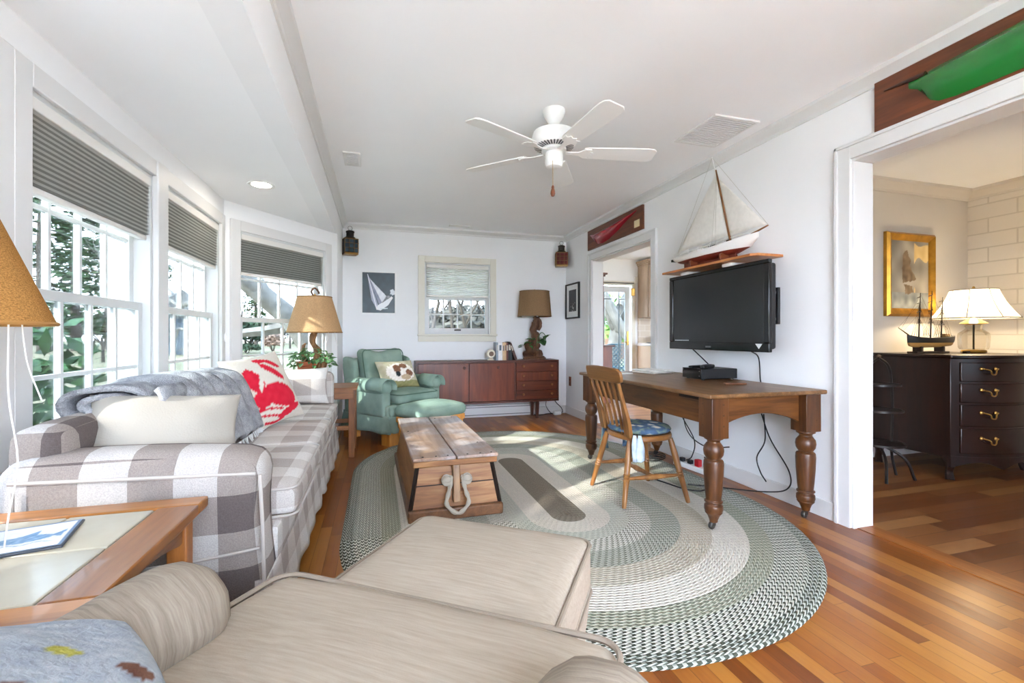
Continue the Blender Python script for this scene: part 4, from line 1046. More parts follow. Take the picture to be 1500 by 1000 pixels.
for y in (-.2, .28):
    MB().soft(-.2, -.0, y-.05, y+.05, -.045, -.009, r=.017, n=6).build('bracket', M_WHITE, sh)
# skipjack model (bow towards the camera)
shp = thing('ship_model', 'white hulled model sailboat with tall pale sails on the wall shelf', 'model ship', (2.485, 2.94, 1.654))
def hull(stations, n=9):
    """stations: y, half beam, z deck, z keel; returns deck-to-keel loft"""
    vs = []; fs = []
    for y, hb, zd, zk in stations:
        for k in range(2*n+1):
            a = -1+k/n; x = hb*math.copysign(abs(math.sin(a*HP))**.75, a); q = 1-abs(a)
            z = zd+(zk-zd)*(math.cos(a*HP)**.8)
            vs.append((x, y, z))
    m_ = 2*n+1
    for j in range(len(stations)-1):
        for k in range(m_-1): fs.append((j*m_+k, (j+1)*m_+k, (j+1)*m_+k+1, j*m_+k+1))
        fs.append((j*m_+m_-1, (j+1)*m_+m_-1, (j+1)*m_, j*m_))
    fs += [tuple(range(m_)), tuple(reversed([(len(stations)-1)*m_+k for k in range(m_)]))]
    return vs, fs
st = [(.45, .05, .115, .085), (.38, .072, .112, .06), (.2, .088, .112, .045), (0, .092, .118, .04), (-.2, .075, .13, .045), (-.34, .035, .148, .07), (-.42, .004, .16, .12)]
kh = N('hull_white_over_red'); tcz = kh.n('TexCoord'); sz = kh.n('SeparateXYZ'); kh.l(tcz.outputs['Object'], sz.inputs[0])
kh.l(kh.mix(kh.math('GREATER_THAN', sz.outputs['Z'], .072), '#7a2f22', '#eceae6'), kh.b.inputs['Base Color']); kh.b.inputs['Roughness'].default_value = .4
v, f = hull(st); MB().add(v, f).build('hull', kh.m, shp, smooth=50)
B('keel', mat('keel_red', '#74301f', .5), shp, (-.006, .006, -.22, .36, .022, .06), bevel=.002)
B('deck_gear', M_DKMETAL, shp, (-.02, .02, -.02, .05, .12, .15), (-.012, .012, -.16, -.13, .13, .16), bevel=.004)
B('cabin', M_WHITE, shp, (-.04, .04, .1, .22, .112, .145), bevel=.006)
B('stern_board', M_DKMETAL, shp, (-.05, .05, .452, .478, .088, .108), bevel=.003)
rl = MB()
for sx in (-1, 1):
    rl.tube([(sx*.05, .44, .155), (sx*.075, .3, .15), (sx*.088, .05, .152), (sx*.07, -.2, .165)], .002, 5)
    for y, x, z in ((.44, .05, .115), (.32, .075, .112), (.2, .087, .112), (.08, .09, .115), (-.05, .09, .12), (-.18, .075, .13)): rl.tube([(sx*x, y, z), (sx*x, y, z+.04)], .0018, 5)
rl.build('rails', M_WHITE, shp)
M_SPAR = wood('varnished_spar', '#6b4426', '#8f6238', 'Z')
MB().tube([(0, -.17, .12), (0, -.03, .65), (0, -.012, .72)], [.009, .007, .005], 10).build('mast', M_SPAR, shp)
MB().tube([(0, -.005, .71), (0, .03, .835)], [.0045, .003], 8).build('topmast', M_WHITE, shp)
MB().tube([(0, -.36, .155), (0, -.50, .185)], [.008, .005], 8).build('bowsprit', M_SPAR, shp)
MB().tube([(0, -.15, .175), (0, .46, .15)], .006, 8).build('boom', M_WHITE, shp)
MB().tube([(0, -.15, .17), (0, -.46, .182)], .004, 8).build('jib_boom', M_WHITE, shp)
M_SAIL = cloth_thin('sail_cloth', '#f6f4ef', .35, 30, .03)
def sail(A, Bp, C, nm, bulge):
    A, Bp, C = Vector(A), Vector(Bp), Vector(C); vs = []; fs = []; n = 12
    for i in range(n+1):
        for j in range(n+1):
            u, w = i/n, j/n; p = (A*(1-u)+Bp*u)*(1-w)+C*w
            vs.append((p.x+bulge*math.sin(PI*min(1, u*(1)))*(1-w)*math.sin(PI*min(1, w*.9+.1))+.002*math.sin(u*40), p.y, p.z))
    fs = [(i*(n+1)+j, (i+1)*(n+1)+j, (i+1)*(n+1)+j+1, i*(n+1)+j+1) for i in range(n) for j in range(n)]
    o = MB().add(vs, fs).build(nm, M_SAIL, shp, smooth=80); md = o.modifiers.new('t', 'SOLIDIFY'); md.thickness = .0015
sail((0, -.145, .19), (0, .45, .165), (0, -.015, .70), 'mainsail', -.03)
sail((0, -.16, .185), (0, -.49, .195), (0, -.045, .64), 'jib', -.025)
rg = MB()
for p, q in (((0, .03, .83), (0, -.50, .19)), ((0, .03, .83), (0, .45, .165)), ((.08, -.10, .12), (0, -.02, .70)), ((-.08, -.10, .12), (0, -.02, .70)), ((-.08, -.06, .12), (0, -.02, .70))): rg.tube([p, q], .0011, 4)
rg.build('rigging', mat('rigging_line', '#b9b4a8', .8), shp)
cr = MB()
for y in (-.14, .2): cr.prism([(-.075, 0), (.075, 0), (.075, .05), (.045, .075), (-.045, .075), (-.075, .05)], y-.012, y+.012, Matrix(((1, 0, 0, 0), (0, 0, 1, 0), (0, 1, 0, 0), (0, 0, 0, 1)))); 
cr.box(-.01, .01, -.14, .2, .0, .02)
cr.build('cradle', wood('cradle_wood', '#5f2c1a', '#8a4a2c', 'X'), shp, bevel=.002)

# ---------------------------------------------------------------- half-hull boards over the two openings
M_BOARD = wood('mahogany_board', '#4f2716', '#7c4426', 'Y', 1, .35, 1, mid='#653620')
def half_hull(label, y0, y1, z0, z1, col, shape, nm, plate):
    r = thing('half_hull_plaque', label, 'plaque', (XR, (y0+y1)/2, (z0+z1)/2))
    hy, hz = (y1-y0)/2, (z1-z0)/2
    B('board', M_BOARD, r, (-.022, 0, -hy, hy, -hz, hz), bevel=.002)
    k = N(nm); k.b.inputs['Base Color'].default_value = rgba(col); k.b.inputs['Roughness'].default_value = .22; k.b.inputs['Coat Weight'].default_value = .3
    vs = []; fs = []; n = 8
    for y, zt, zm, zb, d in shape:
        for j in range(n+1):
            t = j/n
            if t < .45: u = t/.45; z = zt+(zm-zt)*u; o = d*(1-(1-u)**2.2)
            else: u = (t-.45)/.55; z = zm+(zb-zm)*u; o = d*(1-u**2.4)
            vs.append((-.022-max(.003, o), y, z))
    m_ = n+1
    fs = [(i*m_+j, (i+1)*m_+j, (i+1)*m_+j+1, i*m_+j+1) for i in range(len(shape)-1) for j in range(n)]
    MB().add(vs, fs).build('half_hull', k.m, r, smooth=60)
    return r
g = half_hull('dark wood plaque with a green half hull over the wide opening', .10, 1.843, 2.207, 2.478, '#1f7a33',
    [(.70, .052, .035, .018, .006), (.66, .055, .022, -.005, .018), (.63, .058, .008, -.045, .030), (.605, .060, -.008, -.085, .040), (.57, .063, -.018, -.106, .050), (.50, .068, -.026, -.116, .058), (.40, .074, -.03, -.118, .065), (.2, .085, -.03, -.118, .075), (-.1, .09, -.03, -.11, .08), (-.4, .085, -.03, -.09, .07), (-.65, .07, .0, -.06, .04), (-.8, .05, .03, .0, .002)], 'green_hull_paint', False)
MB().tube([(-.024, .82, .068), (-.028, .74, .062), (-.034, .62, .05)], [.003, .009, .013], 8).build('bowsprit', mat('dark_varnish', '#3a1d10', .35), g)
g = half_hull('small dark wood plaque with a red half hull over the kitchen doorway', 4.119, 5.395, 2.203, 2.452, '#97182a',
    [(.56, .065, .06, .055, .001), (.46, .055, .03, -.03, .02), (.36, .055, .01, -.085, .045), (.22, .058, .0, -.105, .06), (.05, .062, .005, -.085, .062), (-.15, .07, .025, -.03, .05), (-.35, .082, .06, .035, .028), (-.53, .095, .09, .085, .001)], 'red_hull_paint', True)
B('name_plate', mat('ivory_plate', '#e3d3a8', .5), g, (-.025, -.021, -.585, -.48, -.085, -.01), bevel=.002)

# ---------------------------------------------------------------- pictures and lanterns
def sailart(u, v):
    c = hexmix('#1d2f36', '#2c444a', ns(u, v, 7)+.0)
    if inpoly(u, v, [(.15, .95), (.28, .32), (.42, .12), (.48, .20), (.33, .55)]): c = hexmix('#8e93a8', '#b6bac9', ns(u, v, 9))
    if inpoly(u, v, [(.15, .95), (.52, .18), (.60, .28), (.44, .62)]): c = hexmix('#6b7086', '#9499ad', ns(u, v, 9))
    if inpoly(u, v, [(.22, .85), (.60, .26), (.74, .42)]): c = hexmix('#c9ccd6', '#eceef2', ns(u, v, 9))
    if inpoly(u, v, [(.15, .96), (.17, .95), (.46, .10), (.42, .10)]): c = (.9, .9, .92)
    if inpoly(u, v, [(.42, .08), (.56, .06), (.80, .20), (.94, .38), (.90, .42), (.68, .30), (.46, .18)]): c = (.9, .91, .92)
    if inpoly(u, v, [(.60, .24), (.72, .42), (.82, .44), (.88, .40)]): c = hexmix('#22282c', '#c9ccd0', ns(u, v, 26))
    if ((u-.93)/.10)**2+((v-.52)/.09)**2 < 1.2*ns(u, v, 22): c = (.86, .88, .9)
    if abs(v-.075-.05*u) < .012 and .55 < u < .78: c = (.8, .84, .86)
    return c
M_ART = attr_mat('printed_picture', .35, .4)
pf = thing('picture', 'unframed print of a heeling white sailboat on dark water', 'picture', (.017, YB, 1.664))
B('backing', M_WHITE, pf, (-.213, .213, -.018, 0, -.27, .27), bevel=.002)
a_ = art(.40, .515, sailart, 110); a_.build('print', M_ART, pf, loc=(0, -.0195, 0), smooth=0)
def dark(u, v):
    c = hexmix('#15161a', '#3c3c40', ns(u, v, 6, 2)*.7)
    if v < .45 and ns(u, v, 9, 5) > .52+.35*abs(u-.5)*2+v*.2: c = hexmix('#777777', '#e6e6e4', ns(u, v, 22))
    return c
pf = thing('framed_photo', 'black framed photograph with a white mat by the kitchen doorway', 'picture', (XR, 5.89, 1.597), -HP)
fr = MB()
for q in ((-.285, .285, .225, .245), (-.285, .285, -.245, -.225), (-.285, -.265, -.225, .225), (.265, .285, -.225, .225)): fr.box(q[0]*.78, q[1]*.78, -.03, 0, q[2]*1.0, q[3]*1.0)
fr.v = [(x, y, z) for x, y, z in fr.v]; fr.build('frame', M_BLACK, pf, bevel=.002)
B('mat_board', M_WHITE, pf, (-.212, .212, -.012, -.008, -.228, .228), smooth=0)
art(.25, .30, dark, 60).build('photo', M_ART, pf, loc=(0, -.014, .005), smooth=0)

def lantern(label, loc, rz, glass, lean=0):
    r = thing('ship_lantern', label, 'lantern', loc, rz)
    r.rotation_euler = (lean, 0, rz)
    w, d, h = .085, .07, .20; M_BRASS = mat('aged_brass', '#7d5f30', .4, .8, var=.2)
    MB().soft(-w, w, -d, d, 0, .03, r=.008, n=4).build('base', M_BRASS, r)
    fr = MB()
    for x in (-1, 1):
        for y in (-1, 1): fr.box(x*w-.009*(x > 0), x*w+.009*(x < 0), y*d-.009*(y > 0), y*d+.009*(y < 0), .025, h)
    fr.box(-w, w, -d, d, h-.012, h); fr.build('cage', M_BRASS, r, bevel=.002)
    B('glass', glass, r, (-w+.006, w-.006, -d+.006, d-.006, .03, h-.012), smooth=0)
    gd = MB()
    for z in (.08, .14): gd.tube([(-w-.002, -d-.004, z), (w+.002, -d-.004, z)], .003, 6)
    for x in (-.03, .03): gd.tube([(x, -d-.005, .02), (x, -d-.005, h)], .003, 6)
    gd.build('guard_bars', M_BRASS, r)
    MB().lathe([(.07, h), (.06, h+.02), (.045, h+.03), (.045, h+.075), (.052, h+.08), (.05, h+.095), (.02, h+.11), (0, h+.112)], 18).build('chimney', M_DKMETAL, r)
    MB().tube([(.026*math.cos(a), 0, h+.135+.026*math.sin(a)) for a in [2*PI*i/16 for i in range(16)]], .004, 6, closed=True).build('ring', M_CHROME, r)
    B('wall_hook', M_DKMETAL, r, (-.008, .008, -.006, .10, h+.05, h+.062), smooth=0)
M_BLUEG = mat('dark_blue_glass', '#1d3a4a', .1, var=.4, vs=20, coat=.5); M_REDG = mat('dark_red_glass', '#5a1418', .1, var=.4, vs=20, coat=.5)
lantern('brass ship lantern with dark blue glass high in the corner by the bay', (-.325, YB-.105, 2.115), math.radians(18), M_BLUEG)
lantern('brass ship lantern with dark red glass high in the corner by the kitchen doorway', (2.505, YB-.105, 2.09), math.radians(-16), M_REDG)

# ---------------------------------------------------------------- lamps
M_BURLAP = cloth_thin('burlap', '#a67a46', .2, 240, .35, (1, 1, 2.6)); M_TAN = cloth_thin('tan_linen', '#c4a078', .30, 120, .1); M_BROWNSH = cloth_thin('brown_linen', '#94785a', .22, 160, .14)
M_DRIFT = wood('driftwood', '#5a3b22', '#a5794c', 'Z', 1.6, .6, 2.5, mid='#7d5733'); M_DRIFTD = wood('dark_driftwood', '#3a2417', '#7b5437', 'Z', 1.6, .55, 2.5, mid='#573723')
M_SHIN = mat('shade_hem', '#8a6538', .9)
def shade_part(r, r0, r1, z0, z1, m, hem, n=48):
    MB().lathe([(r0, z0), (r1, z1)], n, caps=False).build('lamp_shade', m, r, smooth=80)
    for rr, z in ((r0, z0), (r1, z1)): MB().tube([(rr*math.cos(2*PI*i/n), rr*math.sin(2*PI*i/n), z) for i in range(n)], .005, 6, closed=True).build('shade_hem', hem, r)
    b = MB(); b.tube([(0, 0, z0-.02), (0, 0, z1)], .005, 8)
    for k in range(3): b.tube([(0, 0, z1-.012), (r1*math.cos(k*2.1), r1*math.sin(k*2.1), z1-.006)], .0025, 5)
    b.build('harp', M_BRASS, r); MB().lathe([(.008, z1), (.012, z1+.012), (.004, z1+.03)], 10).build('finial', M_BRASS, r)
    MB().ell((0, 0, z0+.10), (.028, .028, .045)).build('bulb', M_WHITE, r)
def trunky(r, path, radii, m, seed, name='driftwood_body', amp=.35):
    P = bez(path, 44); b = MB(); n = 16; b.tube(P, [radii[min(len(radii)-1, int(i/len(P)*len(radii)))] for i in range(len(P))], n)
    out = []
    for x, y, z in b.v:
        q = MN.noise((x*13+seed, y*13, z*9)); c = Vector((x, y, z))
        i = min(range(len(P)), key=lambda k: (P[k]-c).length); d = c-P[i]; out.append(tuple(P[i]+d*(1+amp*q*1.8)))
    b.v = out; return b.build(name, m, r, smooth=50)
def leaves(b, c, n, spread, size, seed=0, droop=.4, wid=.45):
    R = random.Random(seed)
    for i in range(n):
        a = R.uniform(0, 2*PI); rad = spread*math.sqrt(R.random()); p = Vector(c)+Vector((rad*math.cos(a), rad*math.sin(a), R.uniform(-.3, .6)*spread*.7-droop*rad*rad/spread*.6))
        d = Vector((math.cos(a)+R.uniform(-.5, .5), math.sin(a)+R.uniform(-.5, .5), R.uniform(-.6, .5))).normalized(); L_ = size*R.uniform(.7, 1.25)
        s_ = d.cross(Vector((0, 0, 1))); s_.normalize(); u_ = s_.cross(d); w = L_*wid
        q = [p, p+d*L_*.35+s_*w*.5+u_*.01, p+d*L_*.7+s_*w*.35, p+d*L_-u_*L_*.15, p+d*L_*.7-s_*w*.35, p+d*L_*.35-s_*w*.5+u_*.01, p+d*L_*.5-u_*L_*.06]
        b.add(q, [(0, 1, 6), (1, 2, 6), (2, 3, 6), (3, 4, 6), (4, 5, 6), (5, 0, 6)])
    return b
# lamp on the sideboard
l = thing('table_lamp', 'driftwood lamp with a brown drum shade on the sideboard', 'lamp', (2.07, 5.955, .79))
trunky(l, [(0, 0, .02), (-.03, 0, .14), (.03, 0, .28), (-.01, .01, .40), (.05, 0, .50), (.0, 0, .59)], [.125, .12, .10, .075, .06, .055, .05, .055, .06, .05, .045, .03], M_DRIFTD, 3)
MB().lathe([(.15, 0), (.155, .02), (.13, .045)], 20, sx=1.05, sy=.8).build('base', M_DRIFTD, l)
trunky(l, [(.045, -.02, .40), (.075, -.02, .47), (.05, -.02, .55)], [.02, .022, .018], M_DRIFTD, 8, 'side_branch')
b = leaves(MB(), (.0, -.07, .26), 16, .10, .12, 4); leaves(b, (.12, -.04, .30), 5, .05, .13, 8, .8); leaves(b, (-.13, -.05, .2), 6, .06, .1, 12, .6)
b.tube(bez([(.03, -.08, .1), (.0, -.09, .22), (.06, -.08, .36), (.13, -.05, .34), (.15, -.04, .26)], 20), .005, 5); b.build('vine', M_LEAF, l, smooth=0)
shade_part(l, .232, .203, .59, .93, M_BROWNSH, mat('brown_hem', '#7d6348', .9))
# lamp on the side table
l = thing('table_lamp', 'driftwood lamp with a tan cone shade in front of the angled window', 'lamp', (-.545, 4.50, .64))
trunky(l, [(.02, 0, .0), (.0, 0, .1), (.03, 0, .2), (.02, .01, .32), (-.015, 0, .42), (.02, 0, .53)], [.07, .06, .055, .045, .035, .033, .03, .03, .028, .022], M_DRIFT, 5)
trunky(l, [(.03, -.01, .06), (.07, -.02, .18), (.095, -.02, .29)], [.035, .035, .025, .008], M_DRIFT, 9, 'side_branch'); trunky(l, [(-.03, .03, .06), (-.09, .03, .24), (-.10, .02, .36), (-.08, .02, .40)], [.03, .028, .024, .018, .012], M_DRIFT, 15, 'side_branch')
shade_part(l, .235, .145, .50, .82, M_TAN, M_SHIN)
trunky(l, [(-.01, 0, .83), (-.03, 0, .87), (.0, 0, .90), (.03, 0, .87), (.035, 0, .85)], [.008, .008], M_DRIFTD, 2, 'driftwood_finial', .1)
for q in ([(.12, -.05, .50), (.115, -.05, .44), (.10, -.05, .40)], [(.17, 0, .5), (.18, 0, .44), (.195, 0, .38)]): MB().tube(bez(q, 10), .003, 5).build('cord', M_CORD_W, l)
iv = thing('potted_ivy', 'ivy in a terracotta pot beside the tan lamp', 'plant', (-.60, 4.445, .64))
MB().lathe([(.055, 0), (.082, .20), (.09, .205), (.092, .24), (.078, .24), (.072, .19)], 24, caps=False).build('pot', mat('terracotta', '#a85a36', .85, var=.15), iv)
MB().lathe([(0, .225), (.076, .225)], 20, caps=False).build('soil', mat('soil', '#3a2a1e', 1), iv)
b = leaves(MB(), (.04, -.02, .29), 150, .18, .05, 3, .7, .75); b.build('ivy', M_IVY, iv, smooth=0)
# lamp at the left edge, on the tiled table
l = thing('table_lamp', 'lamp with a burlap cone shade at the left edge on the tiled table', 'lamp', (-.938, 1.296, .62))
trunky(l, [(.0, 0, .0), (-.02, 0, .12), (.02, 0, .26), (0, 0, .40), (0, 0, .50)], [.07, .06, .05, .04, .035, .03], M_DRIFT, 21)
shade_part(l, .21, .075, .51, .855, M_BURLAP, mat('burlap_hem', '#a5783f', .95))
for q, rr in (([(.15, .0, .52), (.15, .0, .35), (.16, .01, .2), (.15, .0, .08), (.13, .02, .005)], .0018), ([(.155, .03, .52), (.16, .04, .42), (.175, .06, .33)], .0015)): MB().tube(bez(q, 24), rr, 6).build('cord', M_CORD_W, l)
b = leaves(MB(), (.085, -.02, .36), 2, .01, .07, 5); b.tube([(.02, 0, .3), (.085, -.02, .36)], .003, 5); b.build('vine', M_LEAF, l, smooth=0)

# ---------------------------------------------------------------- things on the sideboard
def book(label, x, w, h, d, col, lean=0, y=5.90, z=.79):
    r = thing('book', label, 'book', (x, y, z), 0, 'books on the sideboard')
    r.rotation_euler = (0, lean, 0)
    cvr = mat('book_cover', col, .5, var=.08, vs=20); t = .003
    B('cover', cvr, r, (0, t, -d/2, d/2, 0, h), (w-t, w, -d/2, d/2, 0, h), (t, w-t, -d/2, -d/2+t, 0, h))
    B('pages', mat('pages', '#e8e0cc', .9), r, (t, w-t, -d/2+t, d/2-.004, .004, h-.004), smooth=0)
    bb = MB(); bb.box(w*.25, w*.75, -d/2-.0008, -d/2, h*.55, h*.85); bb.build('spine_label', mat('spine_label', '#cfcabb', .6) if sum(lin(col)) < 1 else mat('spine_label', '#5b6670', .6), r, smooth=0)
book('slim grey blue book standing at the left end of the sideboard books', 1.495, .022, .235, .16, '#8d9aa3')
book('thick white book standing beside the slim grey blue one', 1.52, .056, .235, .17, '#e6e6e4')
book('cream coloured book in the middle of the sideboard books', 1.58, .026, .225, .16, '#cbb089')
book('tan spined book next to the cream one on the sideboard', 1.608, .022, .235, .16, '#c9a37a')
book('dark red book standing among the sideboard books', 1.632, .024, .232, .16, '#5a2a22')
book('narrow black book between the dark red one and the slate one', 1.658, .022, .24, .16, '#1a1b1d')
book('black and slate book leaning slightly at the right of the books', 1.683, .034, .24, .16, '#2b3238', -.12)
book('dark brown book leaning most at the right end of the sideboard books', 1.752, .032, .235, .16, '#4a2a22', -.36)
b = MB().box(1.595-1.7, 1.86-1.7, -.09, .05, 0, .012); 
ck = thing('desk_clock', 'small round cream clock left of the books on the sideboard', 'clock', (1.435, 5.88, .79))
MB().lathe([(.04, 0), (.05, .004), (.03, .02), (.014, .03)], 20).build('foot', mat('cream_enamel', '#e6ddcb', .4), ck)
MB().lathe([(0, -.03), (.045, -.03), (.056, -.02), (.056, .02), (.045, .03), (0, .03)], 28, M=Matrix.Translation((0, 0, .085)) @ Matrix.Rotation(HP, 4, 'X')).build('case', mat('cream_enamel_case', '#e6ddcb', .4), ck)
MB().lathe([(0, .0305), (.033, .0305)], 24, caps=False, M=Matrix.Translation((0, 0, .085)) @ Matrix.Rotation(HP, 4, 'X')).build('dial', mat('clock_dial', '#6b5140', .3), ck)

# ---------------------------------------------------------------- on and under the pine table
bx = thing('cable_box', 'black cable box on the pine table under the television', 'cable box', (2.40, 2.92, .782), math.radians(-4))
B('case', M_BLACK, bx, (-.13, .17, -.115, .115, .01, .082), bevel=.004)
B('front_panel', M_GLOSSBLK, bx, (-.135, -.13, -.115, .115, .008, .082), bevel=.001)
for i, (y, z) in enumerate(((-.10, .065), (-.10, .03), (.105, .07))): MB().lathe([(.0, 0), (.004, 0), (.004, .003), (0, .003)], 8, M=Matrix.Translation((-.1355, y, z)) @ Matrix.Rotation(-HP, 4, 'Y')).build('button', M_CHROME, bx, smooth=0)
for x in (-.1, .14):
    for y in (-.09, .09): MB().lathe([(.012, 0), (.012, .011)], 10, (x, y, 0)).build('foot', M_BLACK, bx)
rm = thing('remote_control', 'black remote lying along the front of the cable box', 'remote', (2.35, 2.865, .864), math.radians(-60))
MB().soft(-.024, .024, -.09, .09, 0, .03, r=.013, n=8, fn=lambda p: (p.x*(1+.3*(p.y/.09)), p.y, p.z)).build('body', M_BLACK, rm)
B('buttons', mat('button_grey', '#55585c', .6), rm, (-.012, .012, -.05, .06, .0295, .0315), bevel=.001)
rm = thing('remote_control', 'slim black remote lying behind the other one on the cable box', 'remote', (2.36, 2.99, .864), math.radians(-75))
MB().soft(-.02, .02, -.075, .075, .0, .016, r=.007, n=6).build('body', M_BLACK, rm); B('buttons', mat('button_grey2', '#4a4d50', .6), rm, (-.01, .01, -.05, .05, .0155, .017), bevel=.001)
M_PAPER = mat('paper', '#e6e4de', .8)
for i, (x, y, a, c, lb) in enumerate(((2.33, 3.55, 8, '#e3e0d8', 'white magazine at the bottom of the small stack on the pine table'), (2.35, 3.52, -6, '#c9c6c0', 'pale grey magazine in the small stack on the pine table'), (2.34, 3.56, 15, '#edebe6', 'white leaflet on top of the small stack on the pine table'))):
    o = MB().box(-.10, .10, -.14, .14, 0, .009).build('magazine', mat('magazine_cover', c, .5, var=.2, vs=14), None, loc=(x, y, .7825+.0095*i), rot=(0, 0, math.radians(a)), bevel=.002); tag(o, lb, 'magazine', 'magazines on the pine table')
o = MB().prism([(-.07, -.02), (.02, -.03), (.075, -.012), (.07, .015), (.0, .03), (-.065, .02)], 0, .012).build('bark_piece', mat('bark_brown', '#6b4026', .7, var=.3, vs=40), None, loc=(2.27, 2.50, .783), rot=(0, 0, math.radians(-20)), bevel=.004); tag(o, 'small flat brown piece of wood lying on the pine table', 'wood piece')
o = MB().box(-.10, .10, -.15, .15, 0, .004).build('paper_sheet', M_PAPER, None, loc=(1.98, 3.62, .7825), rot=(0, 0, .2)); tag(o, 'white sheet of paper on the far end of the pine table', 'paper')

def cable(label, pts, r=.0045, m=None, n=50):
    o = MB().tube(bez(pts, n), r, 7).build('cable', m or M_CORD_B, None, smooth=80); return tag(o, label, 'cable')
XC = XR-.03
cable('black cable hanging from the television to the right of the cable box', [(2.50, 2.60, 1.0), (2.585, 2.62, .95), (2.60, 2.62, .80), (2.60, 2.60, .70), (2.60, 2.62, .56)])
cable('black cable running from the television down behind the cable box', [(2.50, 3.22, 1.0), (2.55, 3.17, .93), (2.57, 3.1, .87), (2.60, 3.08, .84)], .005)
ps = thing('power_strip', 'white power strip with a red plug on the floor under the pine table', 'power strip', (2.50, 3.26, 0), math.radians(6))
B('body', M_WHITE, ps, (-.03, .03, -.20, .16, 0, .042), bevel=.006)
B('plug', mat('red_plug', '#b3121e', .4), ps, (-.02, .022, -.12, -.075, .042, .10), bevel=.006)
B('plug', M_BLACK, ps, (-.016, .018, -.03, .01, .042, .075), bevel=.005); B('plug', M_BLACK, ps, (-.016, .018, .06, .10, .042, .075), bevel=.005)
cable('black cable looping from the table edge towards the power strip', [(2.58, 3.55, .62), (2.55, 3.42, .45), (2.50, 3.30, .33), (2.46, 3.15, .27), (2.44, 2.95, .25), (2.45, 2.75, .30)])
cable('black cable dropping in a long curve to the floor strip', [(2.58, 3.60, .62), (2.56, 3.45, .42), (2.54, 3.25, .24), (2.48, 3.20, .12), (2.50, 3.30, .06)])
cable('black cable hanging under the table behind the nearest leg', [(2.58, 2.9, .62), (2.57, 3.0, .45), (2.50, 2.95, .30), (2.42, 2.85, .25)])
cable('black cable curving in a wide loop behind the nearest table leg', [(2.59, 2.60, .56), (2.585, 2.52, .40), (2.575, 2.36, .22), (2.56, 2.36, .11), (2.52, 2.5, .05), (2.38, 2.72, .02), (2.18, 2.86, .02)])
cable('short black cable with a plug hanging behind the nearest table leg', [(2.59, 2.58, .56), (2.58, 2.56, .38), (2.57, 2.62, .25), (2.56, 2.58, .16), (2.55, 2.52, .11)])
cable('black cable trailing over the edge of the braided rug', [(2.49, 3.02, .10), (2.40, 2.95, .18), (2.36, 2.86, .12), (2.30, 2.80, .03), (2.2, 2.72, .018), (2.10, 2.78, .018), (2.04, 2.98, .018), (2.0, 3.1, .018)], .005)
cable('coiled black cable on the floor by the rear table leg', [(2.33+.13*math.cos(i*.7), 3.56+.10*math.sin(i*.7), .02+.0016*i) for i in range(26)], .005, n=120)
ot_ = thing('power_adapter', 'white oval power adapter on the floor in the corner beside the sideboard', 'adapter', (2.43, 6.02, 0), .1)
MB().soft(-.06, .06, -.035, .035, 0, .055, r=.025, n=8).build('body', M_WHITE, ot_)
cable('black cord dropping from the sideboard to the corner floor', [(2.30, 6.10, .22), (2.29, 6.09, .12), (2.34, 6.03, .03), (2.40, 6.02, .03)], .004)
cable('black cord bunched along the baseboard by the sideboard leg', [(2.40, 6.11, .24), (2.45, 6.10, .16), (2.52, 6.07, .08), (2.50, 6.05, .02), (2.3, 6.08, .012), (2.18, 6.0, .012), (2.1, 6.06, .012)], .006)
bh = thing('baseboard_heater', 'low white baseboard heater along the end wall under the sideboard', 'heater', (1.35, YB-.016, 0))
B('cover', M_TRIM, bh, (-.72, .72, -.05, 0, .03, .17), bevel=.006); B('slot', mat('heater_slot', '#77787a', .7), bh, (-.70, .70, -.0515, -.049, .135, .145), (-.70, .70, -.0515, -.049, .035, .045), smooth=0)
B('end_cap', M_TRIM, bh, (.72, .80, -.055, 0, .025, .175), bevel=.006)
ou = thing('wall_outlet', 'brown outlet plate on the right wall beside the sideboard', 'outlet', (XR, 6.0, .47))
B('plate', mat('brown_plate', '#8a5236', .5), ou, (-.006, 0, -.035, .035, -.065, .065), bevel=.002); B('socket', mat('socket_brown', '#5a3422', .5), ou, (-.009, -.005, -.018, .018, .012, .042), (-.009, -.005, -.018, .018, -.042, -.012), smooth=0)

# ---------------------------------------------------------------- on the tiled table
def whale(u, v):
    c = hexmix('#e2e9ef', '#f2f5f7', ns(u, v, 12))
    if min(u, v, 1-u, 1-v) < .035: return hexmix('#5a7390', '#6a86a5', u)
    if ((u-.5)/.32)**2+((v-.45)/.13)**2 < 1: c = hexmix('#4f86b5', '#a9cbe3', ns(u, v, 18))
    if inpoly(u, v, [(.78, .46), (.93, .66), (.90, .38)]) or inpoly(u, v, [(.45, .56), (.62, .74), (.62, .52)]): c = hexmix('#4f86b5', '#8fb7d6', ns(u, v, 18))
    if abs(v-.25-.03*math.sin(u*20)) < .015 and .1 < u < .9: c = hexmix('#8fb0c8', '#b5cddd', u)
    return c
tv_ = thing('trivet', 'pale trivet with a blue fish drawing on the tiled table', 'trivet', (-.80, 1.36, .618), .25)
B('slab', mat('trivet_edge', '#3e4650', .5), tv_, (-.09, .09, -.09, .09, 0, .006), bevel=.002)
art(.172, .172, whale, 60).build('picture', M_ART, tv_, loc=(0, 0, .0068), rot=(-HP, 0, 0), smooth=0)
for i, (c, lb) in enumerate((('#2c4a3a', 'dark green magazine on the lower shelf of the tiled table'), ('#6a4a2c', 'brown magazine on top of the pile on the lower shelf of the tiled table'))):
    o = MB().box(-.12, .12, -.15, .15, 0, .012).build('magazine', mat('magazine_dark', c, .4, var=.5, vs=9), None, loc=(-.70, 1.36, .181+.0125*i), rot=(0, 0, .15*i), bevel=.002); tag(o, lb, 'magazine', 'magazines on the end table shelf')
